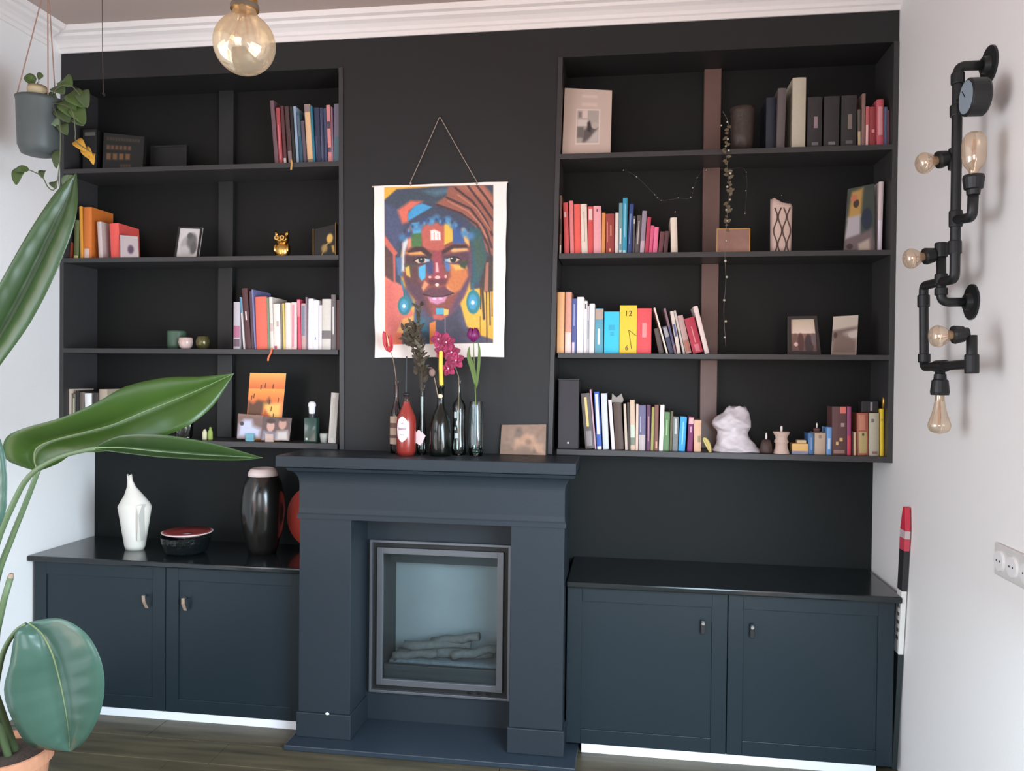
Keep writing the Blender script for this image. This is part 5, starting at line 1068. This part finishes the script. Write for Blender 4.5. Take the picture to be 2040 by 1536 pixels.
# upright bulb on an elbow
pipe([L_(1905, 438), L_(1937, 433), L_(1939, 384)], 'branch_pipe'); s0 = L_(1939, 388); socket(s0, (0, 0, 1), .027, .052); bulb(s0+Vector((0, 0, .052)), (0, 0, 1), L_(1938, 264).z-s0.z-.052, .03, 'tube')
s0 = L_(1873, 745); pipe([L_(1873, 729), s0], 'branch_pipe'); socket(s0, (0, 0, -1), .026, .062); z1 = L_(1873, 865).z; bulb(s0-Vector((0, 0, .062)), (0, 0, -1), s0.z-.062-z1, .031, 'pear')
for (px, py), ax in (((1900, 312), (-1, -.06, -.22)), ((1873, 506), (-1, -.02, -.16)), ((1934, 664), (-1, .04, -.1))):
    p = L_(px, py); ax = Vector(ax).normalized(); socket(p+ax*.006, ax, .025, .04); bulb(p+ax*.046, ax, .058, .030, 'ball')
p = L_(1927, 194, 3.35)
MB().tube([p+Vector((.045, 0, 0)), p+Vector((.04, 0, 0)), p, p-Vector((.003, 0, 0))], [.046, .05, .05, .046], 32).build('gauge_case', IRON, t, smooth=False)
gf = MB().disc(p-Vector((.0032, 0, 0)), (-1, 0, 0), .043, .0015, 32).build('gauge_face', mat('gauge_face', (150, 164, 176), .25), t)
MB().tube([p-Vector((.0055, 0, 0)), p+Vector((-.0055, .02, .022))], .0012, 6).build('gauge_needle', G((40, 40, 44)), gf)
MB().tube([p+Vector((.02, .03, 0)), L_(1906, 200)], .008, 10).build('gauge_stub', IRON, t)
# ------------------------------------------------------------------ stick and sockets by the right wall
def sp_(px, py): q = atx(px, py, 3.437); return Vector((3.437, q.y, max(q.z, .006)))
t = thing('leaning_stick', 'narrow black and white stick with red tip between cabinet and right wall', 'stick', (3.43, sp_(1777, 1515).y, 0))
A0, A1 = sp_(1806, 1010), sp_(1778, 1505); A1.z = .003
def seg_(u0, u1, w0, w1, m_, nm):
    a, b = A0.lerp(A1, u0), A0.lerp(A1, u1); th = Vector((.009, 0, 0))
    MB().hexa([b-th-Vector((0, w1, 0)), b-th+Vector((0, w1, 0)), b+th+Vector((0, w1, 0)), b+th-Vector((0, w1, 0))], [a-th-Vector((0, w0, 0)), a-th+Vector((0, w0, 0)), a+th+Vector((0, w0, 0)), a+th-Vector((0, w0, 0))]).build(nm, m_, t, bevel=.002)
seg_(0, .085, .012, .028, G((206, 52, 74)), 'red_tip'); seg_(.085, .115, .028, .028, G((206, 186, 190)), 'silver_ring'); seg_(.115, .16, .028, .026, G((206, 70, 88)), 'red_collar')
seg_(.16, .31, .026, .024, G((44, 42, 46)), 'black_shaft'); seg_(.31, .55, .024, .024, G((226, 222, 218)), 'white_sleeve'); seg_(.55, 1, .024, .022, G((36, 44, 46)), 'black_shaft')
for k in range(5):
    q = A0.lerp(A1, .37+.03*k); MB().box(3.437-.0098, 3.437-.0092, q.y-.014, q.y+.010-.004*(k % 2), q.z-.007, q.z+.006).build('printed_mark', G((92, 90, 92)), t)
ya, yb2 = atx(1988, 1110, 3.45).y, atx(2075, 1180, 3.45).y; zc_ = .945
t = thing('wall_socket', 'row of round white wall sockets at right edge of right wall', 'socket', (3.45, (ya+yb2)/2, zc_-.045))
MB().box(3.440, 3.4499, yb2, ya, zc_-.043, zc_+.043).build('cover_plate', mat('white_plastic', (214, 210, 208), .35), t, bevel=.004)
for k in range(3):
    yk = ya-.037-k*.071; MB().tube([(3.4402, yk, zc_), (3.434, yk, zc_)], [.028, .026], 24).build('socket_insert', mat('white_plastic_insert', (236, 234, 234), .25), t)
    for q in (-1, 1): MB().disc((3.4345, yk+q*.009, zc_), (-1, 0, 0), .003, .001, 10).build('socket_hole', G((60, 58, 58)), t)
# ------------------------------------------------------------------ hanging planter
YH = -.5
def hp(px, py, dy=0): return at(px, py, YH+dy)
x_, pr = prof_px(78, YH, [(22, 310), (32, 307), (38, 292), (40, 240), (41, 205), (43, 198), (40, 199), (37, 212)])
t = thing('hanging_planter', 'grey hanging pot with trailing green vine at upper left', 'planter', (x_, YH, pr[0][1]))
MB().lathe([(0, pr[0][1])]+pr, 36, (x_, YH, 0)).build('pot', mat('blue_grey_pot', (76, 82, 82), .5), t, smooth=True)
MB().lathe([(0, pr[5][1]-.025), (.066, pr[5][1]-.025)], 24, (x_, YH, 0)).build('soil', mat('dark_soil', (60, 46, 38), .9, bump=.6), t)
TW = mat('pink_twine', (158, 124, 112), .8)
hk = Vector((hp(95, -60).x, YH, CEIL-.012))
for a_ in (-2.4, -.5, 1.4):
    e = Vector((x_+.072*math.cos(a_), YH+.072*math.sin(a_), pr[5][1]-.004)); MB().tube([hk, hk.lerp(e, .5)+Vector((0, 0, -.004)), e], .0022, 6).build('hanging_string', TW, t)
MB().tube([hk+Vector((0, 0, .0115)), hk], .004, 8).build('ceiling_hook', BRASS, t)
MB().lathe([(0, pr[5][1]-.024), (.030, pr[5][1]-.024), (.034, pr[5][1]+.03), (.031, pr[5][1]+.045), (.029, pr[5][1]+.02)], 20, (x_, YH-.01, 0)).build('inner_pot', mat('cream_inner_pot', (186, 170, 134), .6), t, smooth=True)
VG = mat('vine_leaf', (84, 106, 56), .42, var=.25, bscale=12, trans=.25); VG2 = mat('shaded_vine_leaf', (78, 94, 60), .5, var=.2, bscale=12, trans=.2); YG = mat('yellow_leaf', (214, 166, 62), .5, trans=.3); PG = mat('pale_vine_leaf', (122, 142, 112), .45, trans=.25)
def vleaf(px, py, dx, dz, w, m_, dy=0, nrm=(.2, -1, .35)):
    p = hp(px, py, dy); d_ = Vector((dx, -.015, dz)); v, f = flat_leaf([p, p+d_*.45+Vector((0, -.008, .004)), p+d_], w, nrm, 12, .22); MB().add(v, f).build('leaf', m_, t, smooth=True, thick=.0008)
for a in ((70, 165, -.03, .02, .02, VG), (78, 162, .03, .012, .02, VG), (112, 172, .045, -.035, .028, VG2), (125, 160, .05, -.03, .03, VG), (140, 185, .07, -.06, .034, VG), (130, 200, .05, -.07, .034, VG), (120, 215, .05, -.06, .03, VG2), (150, 210, .05, -.075, .03, VG), (165, 180, .03, -.07, .026, VG2), (108, 190, -.02, -.05, .024, VG2), (105, 235, .04, -.04, .022, PG), (125, 245, .03, -.05, .022, VG2), (150, 235, .045, -.035, .022, VG2), (95, 200, .05, .0, .024, VG2),
          (44, 337, -.012, -.062, .022, VG), (58, 338, -.05, -.012, .014, VG), (88, 340, .006, -.032, .013, VG2), (140, 348, .004, -.075, .022, PG), (108, 362, .02, -.03, .015, VG2), (118, 300, .0, -.07, .016, VG2), (152, 280, .05, -.045, .020, YG), (168, 295, .045, -.05, .018, YG), (186, 306, .012, -.045, .012, YG)): vleaf(*a)
def vine(pts, r=.002): MB().tube(spline([hp(px, py, dy) for px, py, dy in pts], 26), r, 7).build('vine', mat('vine_stem', (86, 92, 62), .6), t, smooth=True)
vine([(100, 205, 0), (118, 240, -.06), (120, 300, -.05), (116, 350, -.04), (108, 378, -.04), (95, 372, -.04), (84, 352, -.04), (62, 340, -.04), (52, 338, -.04)]); vine([(95, 205, 0), (140, 215, -.07), (150, 260, -.05), (152, 282, -.05), (180, 302, -.05)]); vine([(116, 345, -.04), (120, 375, -.03), (138, 350, -.03)], .0015)
vine([(80, 205, 0), (78, 175, -.02), (74, 164, -.02)]); vine([(90, 205, 0), (115, 175, -.03), (140, 170, -.03), (160, 190, -.03)])
# ------------------------------------------------------------------ big potted plant
YB = -1.0
rim = at(85, 1500, YB); cx_ = rim.x-.135; zr = rim.z
t = thing('potted_strelitzia', 'tall broad-leaved plant in a terracotta pot, lower left foreground', 'plant', (cx_, YB, 0))
MB().lathe([(0, .0004), (.09, .0004), (.1, .004), (.126, zr-.04), (.126, zr-.038), (.137, zr-.038), (.138, zr), (.128, zr), (.122, zr-.03)], 40, (cx_, YB, 0)).build('pot', mat('terracotta', (186, 128, 98), .75, bump=.15, bscale=50, var=.15), t, smooth=False)
MB().lathe([(0, zr-.018), (.06, zr-.012), (.124, zr-.022)], 28, (cx_, YB, 0)).build('soil', mat('dark_soil', (60, 46, 38), .9, bump=.6), t)
LG = mat('glossy_leaf_green', (62, 88, 34), .34, var=.2, bscale=9, trans=.28); LD = mat('deep_leaf_green', (50, 72, 36), .36, var=.2, bscale=8, trans=.18); LT = mat('blue_green_leaf', (64, 92, 80), .22, var=.15, bscale=10, trans=.1); RIBM = mat('pale_leaf_rib', (116, 132, 88), .5)
def big_leaf(A_, M_, B_, m_, nm='leaf', n=34, k=5, puff=.012, rib=.004, ribm=RIBM):
    C = [spline([at(*p) for p in q], n) for q in (A_, M_, B_)]; v = []; f = []
    for i in range(n):
        a, m2, b = (Vector(q[i]) for q in C); nr = (b-a).cross(Vector(C[1][min(i+1, n-1)])-Vector(C[1][max(i-1, 0)])); nr = nr.normalized() if nr.length > 1e-9 else Vector((0, -1, 0))
        if nr.y > 0: nr = -nr
        ww = (a-b).length
        for j in range(2*k+1):
            s_ = j/k
            if s_ <= 1: q = a.lerp(m2, s_); e = math.sin(math.pi*s_)
            else: q = m2.lerp(b, s_-1); e = math.sin(math.pi*(s_-1))
            v.append(q+nr*e*min(puff, ww*.1)+nr*.0016*math.sin(i*1.9)*e)
    w = 2*k+1
    for i in range(n-1):
        for j in range(w-1): f.append((i*w+j, i*w+j+1, (i+1)*w+j+1, (i+1)*w+j))
    lf = MB().add(v, f).build(nm, m_, t, smooth=True, thick=.0012)
    MB().tube([Vector(q)+Vector((0, -.001, 0)) for q in C[1]], [rib*(1-.85*i/(n-1)) for i in range(n)], 8).build('midrib', ribm, lf, smooth=True)
    return lf
big_leaf([(70, 938, -1.0), (12, 915, -1.03), (10, 875, -1.05), (45, 854, -1.06), (125, 831, -1.05), (195, 800, -1.03), (250, 770, -1.0), (330, 752, -.96), (400, 750, -.92), (466, 744, -.88)],
         [(76, 936, -1.0), (70, 915, -1.0), (75, 892, -1.0), (110, 876, -.99), (165, 862, -.98), (225, 846, -.97), (283, 822, -.96), (340, 800, -.94), (400, 775, -.91), (466, 744, -.88)],
         [(78, 938, -1.0), (95, 932, -1.01), (118, 922, -1.02), (150, 903, -1.03), (205, 900, -1.03), (265, 886, -1.02), (330, 868, -1.0), (385, 842, -.97), (430, 802, -.92), (466, 744, -.88)], LG)
big_leaf([(190, 890, -1.08), (240, 868, -1.08), (320, 866, -1.08), (410, 880, -1.06), (475, 897, -1.04), (524, 912, -1.02)], [(188, 892, -1.08), (240, 892, -1.05), (320, 900, -1.04), (410, 907, -1.03), (475, 910, -1.03), (524, 912, -1.02)], [(186, 895, -1.08), (240, 902, -1.08), (320, 911, -1.09), (410, 916, -1.08), (478, 917, -1.05), (524, 912, -1.02)], LD, rib=.004)
big_leaf([(-60, 700, -1.25), (-30, 620, -1.25), (10, 545, -1.24), (62, 455, -1.22), (112, 382, -1.2), (152, 344, -1.18)], [(-60, 760, -1.2), (-10, 690, -1.2), (40, 600, -1.19), (90, 500, -1.18), (130, 415, -1.18), (152, 344, -1.18)], [(-60, 810, -1.24), (0, 728, -1.24), (62, 640, -1.22), (115, 535, -1.21), (152, 430, -1.2), (153, 344, -1.18)], LD, ribm=mat('leaf_rib_green', (62, 84, 48), .5))
big_leaf([(46, 1246, -1.05), (30, 1262, -1.08), (20, 1320, -1.09), (8, 1375, -1.08), (22, 1428, -1.07), (55, 1482, -1.05), (110, 1496, -1.03), (139, 1497, -1.02)], [(58, 1240, -1.05), (84, 1262, -1.04), (104, 1300, -1.04), (117, 1345, -1.03), (127, 1390, -1.03), (134, 1430, -1.03), (138, 1465, -1.02), (140, 1497, -1.02)], [(64, 1238, -1.05), (120, 1232, -1.07), (172, 1262, -1.08), (202, 1318, -1.08), (208, 1375, -1.07), (196, 1430, -1.06), (168, 1478, -1.04), (142, 1497, -1.02)], LT)
big_leaf([(-40, 850, -1.3), (-10, 858, -1.3), (4, 885, -1.3), (12, 920, -1.3), (14, 975, -1.3), (8, 1030, -1.3), (-30, 1110, -1.3)], [(-45, 852, -1.28), (-40, 880, -1.27), (-36, 910, -1.27), (-32, 950, -1.27), (-30, 1000, -1.27), (-32, 1050, -1.28), (-34, 1112, -1.3)], [(-50, 855, -1.3), (-80, 880, -1.3), (-90, 920, -1.3), (-95, 970, -1.3), (-90, 1030, -1.3), (-70, 1070, -1.3), (-36, 1112, -1.3)], LT)
STM = mat('petiole_green', (92, 110, 76), .5)
def petiole(pts, r0, r1, m_=STM, n=24):
    L = spline([at(*p) for p in pts], n); L = [Vector(q) for q in L]; L.append(Vector((cx_+random.uniform(-.04, .04), YB+random.uniform(-.03, .03), zr-.02)))
    MB().tube(L, [r1+(r0-r1)*i/(n) for i in range(n+1)], 10).build('leaf_stalk', m_, t, smooth=True)
petiole([(77, 935, -1.0), (52, 1000, -1.0), (22, 1075, -1.0), (-5, 1150, -1.0), (-22, 1260, -1.0), (-20, 1380, -1.0)], .011, .007)
petiole([(190, 893, -1.08), (120, 910, -1.07), (62, 945, -1.05), (28, 1000, -1.04), (-12, 1105, -1.03), (-30, 1260, -1.02), (-25, 1380, -1.0)], .011, .006)
petiole([(-60, 785, -1.22), (-70, 900, -1.2), (-70, 1100, -1.12), (-40, 1300, -1.05)], .012, .008)
petiole([(52, 1243, -1.05), (28, 1262, -1.05), (5, 1305, -1.04), (-10, 1380, -1.02)], .009, .006)
petiole([(-40, 1112, -1.3), (-60, 1200, -1.25), (-50, 1330, -1.1)], .01, .006)
ct_ = [at(21, 1150, -1.02), at(8, 1195, -1.02), at(-6, 1260, -1.01), at(-14, 1360, -1.0), Vector((cx_+.02, YB, zr-.02))]
MB().tube(ct_, .009, 10).build('cut_stalk', STM, t, smooth=True); MB().tube([ct_[0], ct_[0]+(ct_[0]-ct_[1]).normalized()*.012], [.0092, .006], 10).build('dry_tip', G((150, 126, 108)), t)
